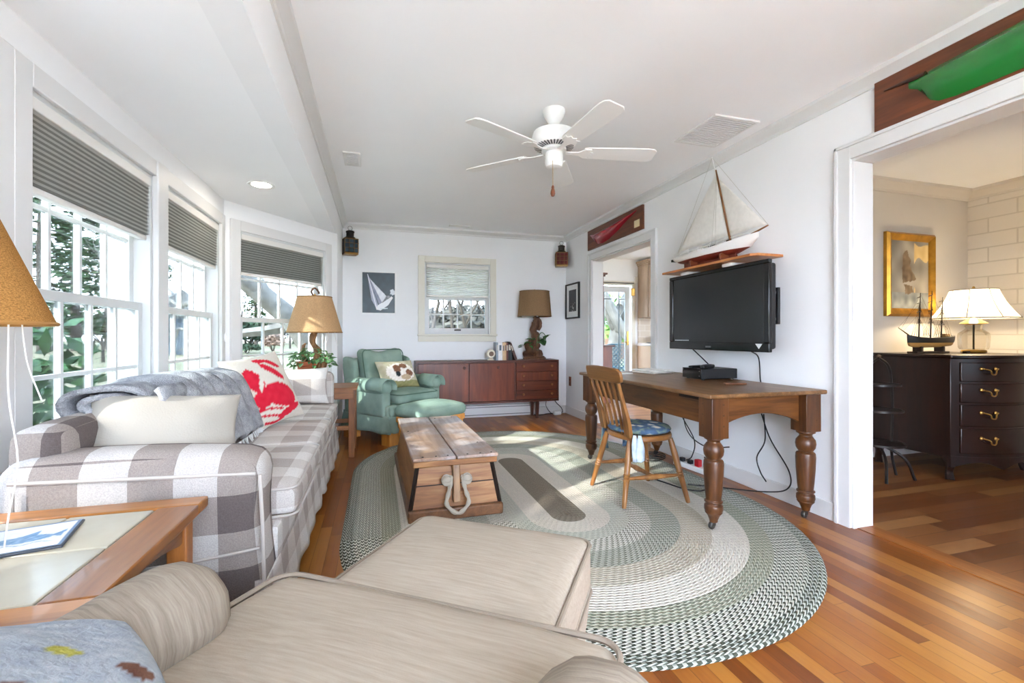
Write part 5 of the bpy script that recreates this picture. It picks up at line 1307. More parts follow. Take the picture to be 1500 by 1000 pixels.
# ---------------------------------------------------------------- dining room
M_MAHOG = wood('dark_mahogany', '#140806', '#2c140c', 'Z', 1, .3, .8, mid='#200e09'); M_MAHOGX = wood('dark_mahogany_front', '#180a07', '#2e150d', 'X', 1, .26, .8)
dr = thing('chest_of_drawers', 'dark mahogany bow front chest of drawers in the next room', 'chest of drawers', (4.20, 2.42, 0))
DW, DD = .95, .60
def bow(x): return -.17*(1-((x-DW/2)/(DW/2))**2)
def bowpoly(o=0, x0=0, x1=DW, n=24, back=DD):
    return [(x0+(x1-x0)*i/n, bow(x0+(x1-x0)*i/n)-o) for i in range(n+1)]+[(x1, back), (x0, back)]
MB().prism(bowpoly(), .17, .935).build('case', M_MAHOG, dr, bevel=.004)
tp = bowpoly(.025); tp = [(x-.025 if x < .01 else (x+.025 if x > DW-.01 else x), y) for x, y in tp]
MB().prism(tp, .935, .96).build('top', M_MAHOGX, dr, bevel=.008, seg=3)
zz = [(.76, .905), (.60, .745), (.42, .585), (.215, .405)]
for i, (za, zb) in enumerate(zz):
    n = 20; x0, x1 = .045, DW-.045
    P = [(x0+(x1-x0)*k/n, bow(x0+(x1-x0)*k/n)-.012) for k in range(n+1)]+[(x0+(x1-x0)*k/n, bow(x0+(x1-x0)*k/n)+.01) for k in range(n, -1, -1)]
    d = MB().prism(P, za, zb).build('drawer', M_MAHOGX, dr, bevel=.005)
    for hx in (.20, .75):
        zc = (za+zb)/2+.02; yb = bow(hx)-.012; sl = -.17*(-2*(hx-DW/2)/(DW/2)**2); b = MB()
        b.tube(bez([(hx-.045, yb-.012-.045*sl*-1*-1, zc+.006), (hx-.035, yb-.03, zc-.004), (hx-.025, yb-.032, zc-.028), (hx, yb-.034, zc-.036), (hx+.025, yb-.032, zc-.028), (hx+.035, yb-.03, zc-.004), (hx+.045, yb-.012+.045*sl, zc+.006)], 24), .005, 6)
        for q in (-.045, .045): b.lathe([(.014, 0), (.012, .006), (.005, .012), (.007, .018), (0, .022)], 12, M=Matrix.Translation((hx+q, yb+q*sl+.002, zc+.006)) @ Matrix.Rotation(HP, 4, 'X'))
        b.build('handle', M_BRASS, d)
b = MB(); n = 24; P = [(DW*i/n, bow(DW*i/n)-.004) for i in range(n+1)]
vs = []
for i, (x, y) in enumerate(P):
    zb = .10+.05*abs(math.sin(PI*3*i/n))
    vs += [(x, y, .19), (x, y, zb), (x, y+.02, zb), (x, y+.02, .19)]
b.add(vs, [(4*i+k, 4*i+(k+1) % 4, 4*i+4+(k+1) % 4, 4*i+4+k) for i in range(n) for k in range(4)]); b.build('scalloped_apron', M_MAHOG, dr)
for x, y, sx in ((.04, .03, -1), (DW-.04, .03, 1), (.04, DD-.05, -1), (DW-.04, DD-.05, 1)):
    b = MB(); b.tube(bez([(x, y, .18), (x+sx*.004, y-.01, .12), (x, y, .06), (x+sx*.015, y-.015, .0)], 14), [.05, .045, .04, .036, .032, .028, .026, .025, .025, .026, .027, .028, .03, .031, .03], 8); b.build('leg', M_MAHOG, dr)

# square rigged ship on the chest
s2 = thing('ship_model', 'dark three-masted square rigger model on the mahogany chest', 'model ship', (4.50, 2.745, .96))
st = [(.275, .03, .15, .08), (.24, .045, .142, .06), (.1, .058, .13, .05), (-.05, .058, .13, .048), (-.17, .045, .138, .05), (-.23, .02, .15, .06), (-.255, .003, .158, .10)]
kh = N('hull_black_over_tan'); tcz = kh.n('TexCoord'); sz = kh.n('SeparateXYZ'); kh.l(tcz.outputs['Object'], sz.inputs[0])
kh.l(kh.mix(kh.math('GREATER_THAN', sz.outputs['Z'], .09), '#b98a4a', '#1e1a18'), kh.b.inputs['Base Color']); kh.b.inputs['Roughness'].default_value = .4
v, f = hull(st); MB().add([(y, -x, z) for x, y, z in v], f).build('hull', kh.m, s2, smooth=50)
M_DKSPAR = mat('dark_spar', '#2c1d14', .5)
MB().tube([(-.24, 0, .155), (-.36, 0, .215)], [.006, .003], 8).build('bowsprit', M_DKSPAR, s2)
for i, (x, h) in enumerate(((-.12, .51), (.02, .53), (.15, .48))):
    MB().tube([(x, 0, .13), (x+.01, 0, .13+(h-.13)*.5), (x+.02, 0, h)], [.006, .005, .002], 8).build('mast', M_DKSPAR, s2)
    for k, (t, w) in enumerate(((.32, .13), (.58, .12), (.77, .11), (.9, .09))):
        z = .13+(h-.13)*t; MB().tube([(x-w*.75, -w*.6, z), (x+w*.75, w*.6, z)], .0028, 6).build('yard', M_DKSPAR, s2)
rg = MB()
for x, h in ((-.12, .51), (.02, .53), (.15, .48)):
    for t in (.45, .75):
        for sx in (-1, 1):
            for o in (-.03, .0, .03): rg.tube([(x+o+.02, sx*.05, .14), (x+.01*t, 0, .13+(h-.13)*t)], .0009, 4)
rg.tube([(-.36, 0, .215), (-.11, 0, .42)], .0009, 4); rg.tube([(-.33, 0, .20), (-.10, 0, .49)], .0009, 4); rg.tube([(-.30, 0, .19), (-.12, 0, .33)], .0009, 4)
rg.tube([(-.1, 0, .5), (.03, 0, .3)], .0009, 4); rg.tube([(.04, 0, .52), (.16, 0, .3)], .0009, 4)
rg.build('rigging', mat('dark_line', '#5a4a3a', .8), s2)
b = MB()
for x in (-.13, .13): b.box(x-.012, x+.012, -.035, .035, 0, .058)
b.box(-.2, .19, -.04, .04, 0, .016); b.build('stand', M_DKSPAR, s2, bevel=.003)
B('deckhouse', mat('deck_tan', '#a8824e', .6), s2, (.17, .23, -.02, .02, .14, .165), bevel=.003)

# lit lamp on the chest
l = thing('table_lamp', 'lit glass lamp with a white bell shade on the mahogany chest', 'lamp', (4.98, 2.70, .96))
M_LG = glassy('lamp_glass', '#f4f1ea', .06)
MB().lathe([(.075, 0), (.085, .012), (.08, .025), (.03, .03)], 28).build('base', M_BRASS, l)
MB().lathe([(.09, .03), (.10, .05), (.105, .14), (.10, .17), (.07, .195), (.05, .215), (.06, .235), (.045, .25)], 32, caps=False).build('glass_body', M_LG, l, smooth=80)
MB().tube([(0, 0, .02), (0, 0, .26)], .007, 8).build('stem', M_DKMETAL, l)
MB().lathe([(.05, .245), (.095, .255), (.06, .28), (.02, .305), (.012, .33)], 28).build('brass_cap', M_BRASS, l)
M_LSH = cloth_thin('lit_white_silk', '#f2eee4', .55, 60, .02)
prof = [(.285, .30), (.235, .37), (.195, .44), (.17, .50), (.155, .545)]
MB().lathe(prof, 48, caps=False).build('lamp_shade', M_LSH, l, smooth=80)
h = MB()
for k in range(8):
    a = 2*PI*k/8+.35; h.tube([(r*1.004*math.cos(a), r*1.004*math.sin(a), z) for r, z in prof], .003, 5)
for r, z in (prof[0], prof[-1]): h.tube([(r*math.cos(2*PI*i/40), r*math.sin(2*PI*i/40), z) for i in range(40)], .004, 5, closed=True)
h.build('shade_ribs', mat('shade_rib', '#8a8378', .8), l)
MB().lathe([(.008, .545), (.014, .555), (.008, .575), (0, .58)], 10).build('finial', M_BRASS, l)
MB().ell((0, 0, .43), (.03, .03, .045)).build('bulb', emit('bulb_glow', '#ffdca0', 10), l)
pl = bpy.data.lights.new('lamp_bulb', 'POINT'); pl.energy = 6; pl.color = (1, .80, .52); pl.shadow_soft_size = .04
po = bpy.data.objects.new('lamp_bulb', pl); COL.objects.link(po); po.parent = l; po.location = (0, 0, .38)
o = MB().box(-.025, .025, -.015, .015, 0, .018).build('small_box', M_DKSPAR, None, loc=(4.815, 2.66, .96), bevel=.003); tag(o, 'tiny dark box left of the lit lamp on the mahogany chest', 'box')

# painting
def storm(u, v):
    c = hexmix('#6f6a60', '#b3aca0', ns(u, v, 4, 1)*1.2-.1)
    if ns(u, v, 3, 7) > .6 and u > .6: c = hexmix('#b89a62', '#d6bd86', ns(u, v, 9))
    if v < .25: c = hexmix('#5d6468', '#a8aba8', ns(u, v, 9, 2))
    for P in ([(.30, .80), (.42, .86), (.52, .70), (.48, .62), (.30, .58)], [(.28, .60), (.52, .62), (.66, .44), (.50, .40), (.30, .38)], [(.34, .36), (.55, .34), (.60, .24), (.38, .22)]):
        if inpoly(u+.04*(ns(u, v, 12)-.5), v+.05*(ns(u, v, 12, 5)-.5), P): c = hexmix('#5d4a36', '#8c7a63', ns(u, v, 14, 3))
    return c
pt = thing('painting', 'gold framed painting of a stormy sea behind the model ship', 'painting', (4.80, YD, 1.68))
M_GOLD = mat('gilt', '#b8842e', .35, .75, var=.25, vs=12)
fr = MB(); W_, H_ = .315, .39
def mitre(w, h, t, d0, d1):
    o = [(-w, -h), (w, -h), (w, h), (-w, h)]; i = [(-w+t, -h+t), (w-t, -h+t), (w-t, h-t), (-w+t, h-t)]
    vs = [(x, d0, z) for x, z in o]+[(x, d1, z) for x, z in i]
    return vs, [(k, (k+1) % 4, 4+(k+1) % 4, 4+k) for k in range(4)]
fr.box(-W_, W_, -.03, 0, -H_, -H_+.02); fr.box(-W_, W_, -.03, 0, H_-.02, H_); fr.box(-W_, -W_+.02, -.03, 0, -H_+.02, H_-.02); fr.box(W_-.02, W_, -.03, 0, -H_+.02, H_-.02)
for w, h, t, d0, d1 in ((W_, H_, .02, -.03, -.05), (W_-.02, H_-.02, .035, -.05, -.03), (W_-.055, H_-.055, .02, -.03, -.022)):
    fr.add(*mitre(w, h, t, d0, d1))
fr.build('frame', M_GOLD, pt, smooth=20)
art(.50, .65, storm, 80).build('canvas', M_ART, pt, loc=(0, -.02, 0), smooth=0)

# tiered stand
ts = thing('tiered_stand', 'dark three-tier wooden folding cake stand beside the mahogany chest', 'stand', (3.80, 2.66, 0))
M_DKW = mat('ebonised_wood', '#1d1512', .35, var=.2)
for z, r in ((.26, .17), (.52, .155), (.72, .14)):
    MB().lathe([(0, z), (r-.012, z), (r, z-.004), (r, z+.012), (r-.01, z+.012), (r-.014, z+.006), (0, z+.006)], 32).build('shelf', M_DKW, ts, smooth=50)
for sg in (-1, 1):
    MB().tube(bez([(sg*.16, -.02, 0), (sg*.145, 0, .14), (sg*.135, 0, .26), (sg*.15, 0, .5), (sg*.135, 0, .74), (sg*.10, 0, .87), (0, 0, .935)], 40), .010, 8).build('hoop', M_DKW, ts)
for sg in (-1, 1): MB().tube(bez([(0, sg*.0, .26), (sg*.10, -.12, .16), (sg*.15, -.16, 0)], 14), .011, 8).build('leg', M_DKW, ts)
MB().lathe([(0, .93), (.012, .935), (.018, .948), (.01, .958), (0, .96)], 12).build('knob', mat('knob_sheen', '#6a5a4c', .25), ts)

# slipper chair and rug at the edge of the frame
k = N('black_white_weave'); t = k.n('TexWave', Scale=9, Distortion=2.5, Detail=2); k.l(k.obj((1, 1, 2)), t.inputs[0]); k.l(k.ramp(t.outputs[1], [(.4, '#c9c6c2'), (.55, '#3a3a3e')]), k.b.inputs['Base Color']); k.b.inputs['Roughness'].default_value = .9
sc_ = thing('upholstered_chair', 'black and white patterned chair just right of the mahogany chest', 'chair', (5.34, 2.62, 0), math.radians(0))
MB().soft(-.17, .23, -.25, .20, .22, .46, r=.05, crown=.02).build('seat', k.m, sc_, smooth=60); MB().soft(-.17, .23, .15, .27, .40, .82, r=.05).build('backrest', k.m, sc_, smooth=60)
for x in (-.14, .2):
    for y in (-.2, .2): MB().tube([(x, y, .24), (x*1.03, y*1.1, 0)], [.022, .014], 8).build('leg', M_DKW, sc_)
kk = mat('dining_rug_wool', '#b5a68c', 1, var=.35, vs=30)
dg = thing('rug', 'fringed grey beige rug corner on the floor of the next room', 'rug', (4.62, 1.30, 0), math.radians(-10))
B('pile', kk, dg, (-.15, 1.05, -1.1, .42, .0005, .010)); b = MB()
for i in range(60):
    y = -1.1+1.52*i/59; b.tube([(-.15, y, .006), (-.21, y+rnd.uniform(-.02, .02), .005)], .004, 4)
b.build('fringe', mat('rug_fringe', '#d8d0bf', 1), dg)

# ---------------------------------------------------------------- kitchen seen through the small doorway
M_KCAB = wood('taupe_cabinet', '#8a735f', '#a38a74', 'Z', 1, .4); M_COUNTER = mat('white_counter', '#eceae6', .25)
M_KBASE = mat('pale_peach_cabinet', '#d9bfa4', .5)
ku = thing('kitchen_cabinet', 'tall taupe wall cabinet with crown moulding in the kitchen', 'cabinet', (4.69, YK-.002, 0))
B('carcass', M_KCAB, ku, (0, .75, -.33, 0, 1.45, 2.40), bevel=.003)
B('door', M_KCAB, ku, (.012, .37, -.352, -.331, 1.46, 2.39), bevel=.004); B('door', M_KCAB, ku, (.38, .74, -.352, -.331, 1.46, 2.39), bevel=.004)
b = MB()
for i, (o, z0, z1) in enumerate(((.015, 2.40, 2.43), (.035, 2.43, 2.46), (.06, 2.46, 2.50))): b.box(-o*.7, .75, -.352-o, 0, z0, z1)
b.build('crown', M_KCAB, ku, bevel=.006)
kbx = thing('base_cabinet', 'pale peach base cabinet under the kitchen counter', 'cabinet', (4.69, YK-.002, 0))
B('carcass', M_KBASE, kbx, (0, 1.5, -.58, 0, .1, .93), bevel=.003); B('toe_kick', M_DKSPAR, kbx, (.02, 1.5, -.52, 0, 0, .1)); B('door', M_KBASE, kbx, (.02, .5, -.602, -.581, .12, .91), bevel=.004)
o = MB().box(0, 1.52, -.62, 0, 0, .045).build('worktop', M_COUNTER, None, loc=(4.67, YK-.002, .931), bevel=.004); tag(o, 'white kitchen worktop on the pale peach cabinet', 'worktop')
kt_ = N('tile_backsplash'); br = kt_.n('TexBrick', Scale=1.0); br.inputs['Brick Width'].default_value = .22; br.inputs['Row Height'].default_value = .11; br.inputs['Mortar Size'].default_value = .004
br.inputs['Color1'].default_value = rgba('#d9cbb8'); br.inputs['Color2'].default_value = rgba('#cdbda8'); br.inputs['Mortar'].default_value = rgba('#e6dfd3')
cb = kt_.n('CombineXYZ'); sx = kt_.n('SeparateXYZ'); tcc = kt_.n('TexCoord'); kt_.l(tcc.outputs['Object'], sx.inputs[0]); kt_.l(sx.outputs['X'], cb.inputs[0]); kt_.l(sx.outputs['Z'], cb.inputs[1]); kt_.l(cb.outputs[0], br.inputs['Vector']); kt_.l(br.outputs['Color'], kt_.b.inputs['Base Color']); kt_.b.inputs['Roughness'].default_value = .3
B('wall_kitchen_backsplash', kt_.m, None, (4.69, 6.2, YK-.012, YK, .98, 1.45), kind='structure', smooth=0)
bb = thing('bread_basket', 'brown basket of bread on the kitchen worktop', 'basket', (5.02, 7.30, .977))
MB().lathe([(.06, 0), (.10, .05), (.12, .10), (.11, .10), (.09, .05), (.05, .01)], 20).build('basket', mat('wicker', '#a8793f', .8, var=.3, vs=40), bb)
for i, (x, y) in enumerate(((-.03, 0), (.04, .02), (0, -.04))): MB().ell((x, y, .115), (.06, .045, .045)).build('loaf', mat('crust', '#9a5a24', .7, var=.2), bb)
o = MB().lathe([(.10, 0), (.14, .012), (.145, .02), (.13, .02), (.09, .01), (0, .008)], 24).build('plate', mat('grey_plate', '#9aa0a2', .3), None, loc=(4.80, 7.22, .977)); tag(o, 'grey plate on the kitchen worktop left of the bread basket', 'plate')
sn = thing('motion_sensor', 'white alarm sensor on the kitchen wall beside the taupe cabinet', 'sensor', (4.64, YK, 2.16))
MB().soft(-.035, .035, -.05, 0, -.06, .06, r=.02, n=6).build('body', M_WHITE, sn)
hu = thing('hutch', 'reddish brown kitchen hutch at the left of the glass door', 'cabinet', (3.32, 7.1, 0))
B('base_cabinet', M_TEAKZ, hu, (-.35, .43, -.25, .25, 0, .93), bevel=.005); B('worktop', M_TEAKD, hu, (-.36, .47, -.27, .25, .93, .96), bevel=.004)
B('upper_cabinet', M_TEAKZ, hu, (-.35, .36, -.08, .25, .96, 2.12), bevel=.005)
b = MB(); b.box(-.37, .385, -.10, .25, 2.12, 2.15); b.box(-.39, .41, -.13, .25, 2.15, 2.18); b.build('cornice', M_TEAKD, hu, bevel=.006)
for x0, x1 in ((-.34, -.005), (.005, .35)): B('door', M_TEAKZ, hu, (x0, x1, -.10, -.081, .99, 2.1), bevel=.004)

# glass door
gd = struct('door_1', (XR+.14, YK, 0))
x0, x1 = 1.02, 1.80; f = MB(); st_w = .095
f.box(x0+.02, x0+.02+st_w, .03, .075, .01, 2.04); f.box(x1-.02-st_w, x1-.02, .03, .075, .01, 2.04); f.box(x0+.02+st_w, x1-.02-st_w, .03, .075, .01, .22); f.box(x0+.02+st_w, x1-.02-st_w, .03, .075, 1.93, 2.04)
f.build('leaf', M_SASH, gd, bevel=.003)
m_ = MB(); gx0, gx1 = x0+.02+st_w, x1-.02-st_w
for q in (gx0+.12, gx1-.12): m_.box(q-.007, q+.007, .045, .06, .22, 1.93)
for z in (.34, 1.80): m_.box(gx0, gx1, .045, .06, z-.007, z+.007)
m_.build('muntins', mat('muntin_grey', '#59676a', .5), gd, smooth=0)
B('pane', M_GLASS_T, gd, (gx0-.004, gx1+.004, .050, .055, .216, 1.934), smooth=0)
c = MB(); c.box(x0-.07, x0, -.02, 0, 0, 2.13); c.box(x1, x1+.07, -.02, 0, 0, 2.13); c.box(x0, x1, -.02, 0, 2.06, 2.13); c.build('casing', M_CREAM, gd, bevel=.004)
b = MB(); b.box(x1-.085, x1-.05, .018, .03, .94, 1.20); b.tube([(x1-.068, .012, 1.0), (x1-.068, -.02, 1.0), (x1-.15, -.022, 1.0)], .009, 8); b.build('door_handle', M_BRASS, gd)
B('closer', M_BRASS, gd, (x1-.03, x1+.04, -.06, -.02, 1.86, 2.0), bevel=.01)
B('valance_rod', M_DKMETAL, gd, (x0-.05, x1+.02, -.05, -.035, 2.085, 2.10))

# ---------------------------------------------------------------- outdoors
ZG = -.40
kg_ = N('winter_lawn'); v = kg_.obj(); f = kg_.noise(v, .18, 6, .6); g = kg_.noise(v, 3, 5, .6)
kg_.l(kg_.mix(kg_.ramp(g, [(.35, '#000000'), (.65, '#ffffff')]), kg_.ramp(f, [(.38, '#5f5d42'), (.62, '#7c7158')]), kg_.ramp(f, [(.38, '#56603c'), (.6, '#74694f')])), kg_.b.inputs['Base Color']); kg_.b.inputs['Roughness'].default_value = 1
b = MB(); b.add([(-140, -60, ZG), (140, -60, ZG), (140, 200, ZG), (-140, 200, ZG)], [(0, 1, 2, 3)]); b.build('ground', kg_.m, None, smooth=0, kind='structure')
M_BARK = mat('grey_bark', '#4a423b', .95, var=.35, vs=9, bump=.6, bs=30); M_LICHEN = mat('lichen_bark', '#6a6762', .95, var=.4, vs=7, bump=.8, bs=18)
M_PINEN = mat('pine_needles', '#3c5032', .9, var=.4, vs=1.2); M_SHRUB = mat('dark_shrub', '#263821', .9, var=.4, vs=3); M_RHODO = mat('rhododendron_leaf', '#35592f', .4, var=.4, vs=14)
def bare(b, p, d, L_, r, depth, R, spread=.55, n=6):
    q = p; P = [q]; rad = [r]
    for k in range(3):
        d = (d+Vector((R.uniform(-.18, .18), R.uniform(-.18, .18), R.uniform(-.05, .12)))).normalized(); q = q+d*L_/3; P.append(q); rad.append(r*(1-.13*(k+1)))
    b.tube(P, rad, n if depth > 2 else 4)
    if depth == 0: return
    for k in range(2 if depth < 3 else 3):
        a = R.uniform(0, 2*PI); o = d.orthogonal().normalized(); o = Matrix.Rotation(a, 3, d) @ o
        bare(b, P[R.choice((2, 3))], (d+o*spread*R.uniform(.7, 1.5)).normalized(), L_*R.uniform(.62, .82), rad[-1]*.72, depth-1, R, spread, n)
def bare_tree(nm, label, x, y, h, r, depth, seed, m=None, group=None, lean=(0, 0), spread=.6):
    b = MB(); bare(b, Vector((0, 0, 0)), Vector((*lean, 1)).normalized(), h*.36, r, depth, random.Random(seed), spread, 8)
    o = b.build(nm, m or M_BARK, None, loc=(x, y, ZG-.05), smooth=80); return tag(o, label, 'tree', group)
def conifer_mesh(seed, h=13, w=4):
    R = random.Random(seed); t = MB(); t.tube([(0, 0, 0), (R.uniform(-.2, .2), 0, h*.5), (0, 0, h)], [.28, .18, .04], 8); f = MB()
    for k in range(46):
        z = h*(.10+.88*(k/46)**.9); r = w*(1-(z/h)**1.3)*.85*R.uniform(.55, 1.1); a = R.uniform(0, 2*PI); tip = Vector((r*math.cos(a), r*math.sin(a), z+R.uniform(-.9, .1)*r*.25))
        t.tube([(0, 0, z), tuple(tip)], [.05, .015], 4)
        for j in range(26):
            u = R.uniform(.25, 1.05); c = Vector((0, 0, z)).lerp(tip, u)+Vector((R.gauss(0, .28), R.gauss(0, .28), R.gauss(-.05, .14)))
            d = Vector((R.gauss(0, 1), R.gauss(0, 1), R.gauss(-.1, .35))).normalized()*R.uniform(.35, .7); s_ = d.orthogonal().normalized()*.11
            f.add([c-d*.5-s_*.4, c+s_, c+d*.5, c-s_], [(0, 1, 2, 3)])
    return t, f
CON = [conifer_mesh(3), conifer_mesh(8, 11, 4.6)]
def conifer(label, x, y, k, s, proto={}):
    if k not in proto:
        r = thing('conifer_tree', label, 'tree', (x, y, ZG), 0, 'conifers beyond the lawn'); CON[k][0].build('trunk', M_BARK, r); CON[k][1].build('needles', M_PINEN, r, smooth=0); proto[k] = r; r.scale = (s, s, s)
    else: dup(proto[k], (x, y, ZG), x, label, None, (s, s, s))
def shrub(nm, label, x, y, w, h, n, leaf, m, seed, group=None, cat='shrub'):
    R = random.Random(seed); b = MB(); st_ = MB()
    for i in range(n):
        a = R.uniform(0, 2*PI); e_ = math.acos(R.uniform(-.3, 1)); rr = R.uniform(.55, 1)
        c = Vector((w*.5*rr*math.sin(e_)*math.cos(a), w*.5*rr*math.sin(e_)*math.sin(a), h*.5+h*.5*rr*math.cos(e_)))
        d = Vector((R.gauss(0, 1), R.gauss(0, 1), R.gauss(0, .7))).normalized()*leaf*R.uniform(.6, 1.2); s_ = d.orthogonal().normalized()*leaf*.22
        b.add([c-d*.5, c+s_, c+d*.5, c-s_], [(0, 1, 2, 3)])
    for i in range(7): 
        a = R.uniform(0, 2*PI); st_.tube([(0, 0, 0), (w*.2*math.cos(a), w*.2*math.sin(a), h*.4), (w*.4*math.cos(a), w*.4*math.sin(a), h*.85)], [.03*h/1.5, .02*h/1.5, .006], 5)
    r = thing(nm, label, cat, (x, y, ZG), 0, group); b.build('foliage', m, r, smooth=0); st_.build('stems', M_BARK, r); return r
# placed where the windows show them: through the bay the view runs to the far left
def at(u, d, z=ZG):
    a = (u-750)/672; c, s_ = math.cos(.2855), math.sin(.2855); return (d*(a*c+s_), d*(-a*s_+c))
for i, (u, d, k, s, lb) in enumerate((
    (62, 42, 0, 1.5, 'tall dark conifer at the left of the nearest bay window'), (112, 48, 1, 1.7, 'broad conifer in the middle of the nearest bay window'),
    (160, 54, 0, 1.6, 'conifer behind the small bare lawn tree'), (196, 60, 1, 1.5, 'distant conifer at the right of the nearest bay window'),
    (232, 66, 0, 1.4, 'distant conifer seen through the middle bay window'), (305, 70, 1, 1.4, 'far conifer at the right of the middle bay window'),
    (375, 78, 1, 1.2, 'far conifer at the left of the angled bay window'), (470, 82, 0, 1.2, 'far conifer behind the tan lamp'))):
    x, y = at(u, d); conifer(lb, x, y, k, s)
for x, y, k, s, lb in ((-34, 22, 0, 1.3, 'conifer far to the left beyond the lawn'), (-38, 14, 1, 1.3, 'broad conifer farther left beyond the lawn'), (-36, 5, 0, 1.2, 'leftmost conifer beyond the lawn')): conifer(lb, x, y, k, s)
x, y = at(151, 27); bare_tree('bare_tree', 'small bare multi-stemmed tree standing on the lawn in the nearest bay window', x, y, 4.2, .10, 4, 11, spread=.75)
x, y = at(48, 3.1); shrub('rhododendron', 'glossy green rhododendron right outside the nearest bay window', x, y, .80, 1.75, 320, .18, M_RHODO, 5)
x, y = at(140, 4.3); shrub('rhododendron', 'lower rhododendron sprig below the middle panes of the nearest bay window', x, y, .9, 1.0, 90, .17, M_RHODO, 15)
conifer('slim conifer added behind the camera to shade the near sofa arm', -7.9, -2.2, 0, .55)  # unseen tree added to block sun through the nearest side window
x, y = at(360, 44); shrub('evergreen_shrub', 'dark rounded shrub at the left of the angled bay window', x, y, 3.4, 3.2, 500, .6, M_SHRUB, 6, 'shrubs on the lawn')
x, y = at(400, 42); shrub('dry_grass_clump', 'tan clump of dry ornamental grass on the lawn', x, y, 1.9, 2.0, 520, .6, mat('dry_grass', '#8a7262', 1, var=.25, vs=4), 7, cat='plant')
x, y = at(455, 45); shrub('evergreen_shrub', 'dark rounded shrub on the lawn behind the tan lamp', x, y, 3.4, 2.4, 420, .6, M_SHRUB, 9, 'shrubs on the lawn')
x, y = at(362, 40); shrub('evergreen_shrub', 'low dark shrub left of the dry grass clump', x, y, 2.2, .9, 260, .4, M_SHRUB, 19, 'shrubs on the lawn')
# leaning lichen covered tree outside the angled window
b = MB(); q0 = Vector((*at(478, 8.3), ZG)); 
pts = [Vector((*at(u, d), z)) for u, d, z in ((492, 8.6, ZG-.1), (470, 8.4, .55), (432, 8.1, 1.32), (385, 7.7, 1.80), (338, 7.3, 2.2), (285, 6.9, 2.75))]
b.tube(bez([tuple(p-pts[0]) for p in pts], 40), [.24-.0030*i for i in range(46)][:41], 12)
R = random.Random(5)
for u, d, z, dv, ln, r, dep in ((432, 8.1, 1.3, (-.9, .1, -.25), 1.5, .10, 2), (400, 7.8, 1.66, (-.5, .3, .9), 1.8, .08, 3), (455, 8.3, .9, (.3, .3, .9), 1.6, .08, 4), (470, 8.4, .6, (.2, .2, 1), 2.2, .09, 4), (360, 7.5, 2.0, (-.5, .2, -.2), 1.4, .07, 3)):
    bare(b, Vector((*at(u, d), z))-pts[0], Vector(dv).normalized(), ln, r, dep, R, .7, 7)
o = b.build('leaning_tree', M_LICHEN, None, loc=tuple(pts[0]), smooth=80); tag(o, 'lichen covered tree leaning across the angled bay window', 'tree')
# tree line
for i, (u, d, h, sd, lb) in enumerate(((85, 44, 13, 1, 'bare tree at the wood edge left in the nearest bay window'), (185, 48, 12, 2, 'bare tree at the wood edge right in the nearest bay window'), (285, 50, 12, 3, 'bare tree at the wood edge in the middle bay window'), (345, 56, 13, 4, 'bare tree at the wood edge left in the angled bay window'), (425, 58, 13, 5, 'bare tree at the wood edge in the centre of the angled bay window'),
    (628, 26, 10, 6, 'bare tree at the left of the small end window'), (662, 30, 11, 7, 'bare tree left of centre in the small end window'), (690, 24, 9, 8, 'bare tree right of centre in the small end window'), (716, 28, 11, 9, 'bare tree at the right of the small end window'))):
    x, y = at(u, d); bare_tree('bare_tree', lb, x, y, h, .13, 5, 20+sd)
kw = mat('wood_edge_brush', '#4a463d', 1, var=.45, vs=.35)
for u, d, w, h, lb in ((60, 72, 16, 5, 'brushy wood edge at the left of the nearest bay window'), (180, 76, 16, 5, 'brushy wood edge at the right of the nearest bay window'), (280, 84, 14, 5, 'brushy wood edge through the middle bay window'), (370, 92, 18, 5, 'brushy wood edge at the left of the angled bay window'), (450, 96, 20, 5.5, 'brushy wood edge at the right of the angled bay window'),
    (640, 44, 12, 4.2, 'brushy wood edge at the left of the small end window'), (705, 42, 12, 4.4, 'brushy wood edge at the right of the small end window'), (880, 60, 14, 5, 'brushy wood edge beyond the kitchen door')):
    x, y = at(u, d); shrub('thicket_tree_line', lb, x, y, w, h, 900, 1.1, kw, int(u), cat='thicket')
# neighbour's house seen in the middle window
hs = thing('house', 'pale blue grey house beyond the lawn in the middle bay window', 'house', (*at(258, 40), ZG), .5)
B('walls', mat('blue_grey_siding', '#5a636c', .8, var=.05), hs, (-3, 3, -2.5, 2.5, 0, 3.2))
MB().prism([(-3.0, 3.2), (3.0, 3.2), (0, 5.4)], -2.8, 2.8, Matrix(((1, 0, 0, 0), (0, 0, 1, 0), (0, 1, 0, 0), (0, 0, 0, 1)))).build('roof', mat('shingle_grey', '#6d6a68', .9), hs, smooth=0)
for x in (-1.6, .9): B('window', mat('dark_pane', '#39424a', .2), hs, (x, x+.8, -2.53, -2.49, 1.1, 2.3))
# beyond the kitchen door
x, y = at(897, 14.5); bare_tree('bare_tree', 'pale barked tree with spreading limbs outside the kitchen glass door', x, y, 7, .27, 5, 41, M_LICHEN, spread=.8)
b = MB(); P0 = Vector((*at(935, 13), .6))
b.tube([tuple(Vector((*at(u, 13), z))-P0) for u, z in ((945, .3), (925, 1.0), (905, 1.5), (885, 2.3), (868, 3.0))], [.2, .17, .15, .12, .09], 10); o = b.build('fallen_limb', M_LICHEN, None, loc=tuple(P0), smooth=80); tag(o, 'thick leaning limb crossing in front of the pale barked tree', 'tree')
x, y = at(880, 19); shrub('evergreen_shrub', 'bright green shrub left of the pale barked tree', x, y, 3, 3.4, 500, .45, mat('bright_shrub', '#6a8a3a', .9, var=.4, vs=3), 33)
hs = thing('house', 'brick house with a pale roof beyond the kitchen door', 'house', (*at(925, 34), ZG), -.3)
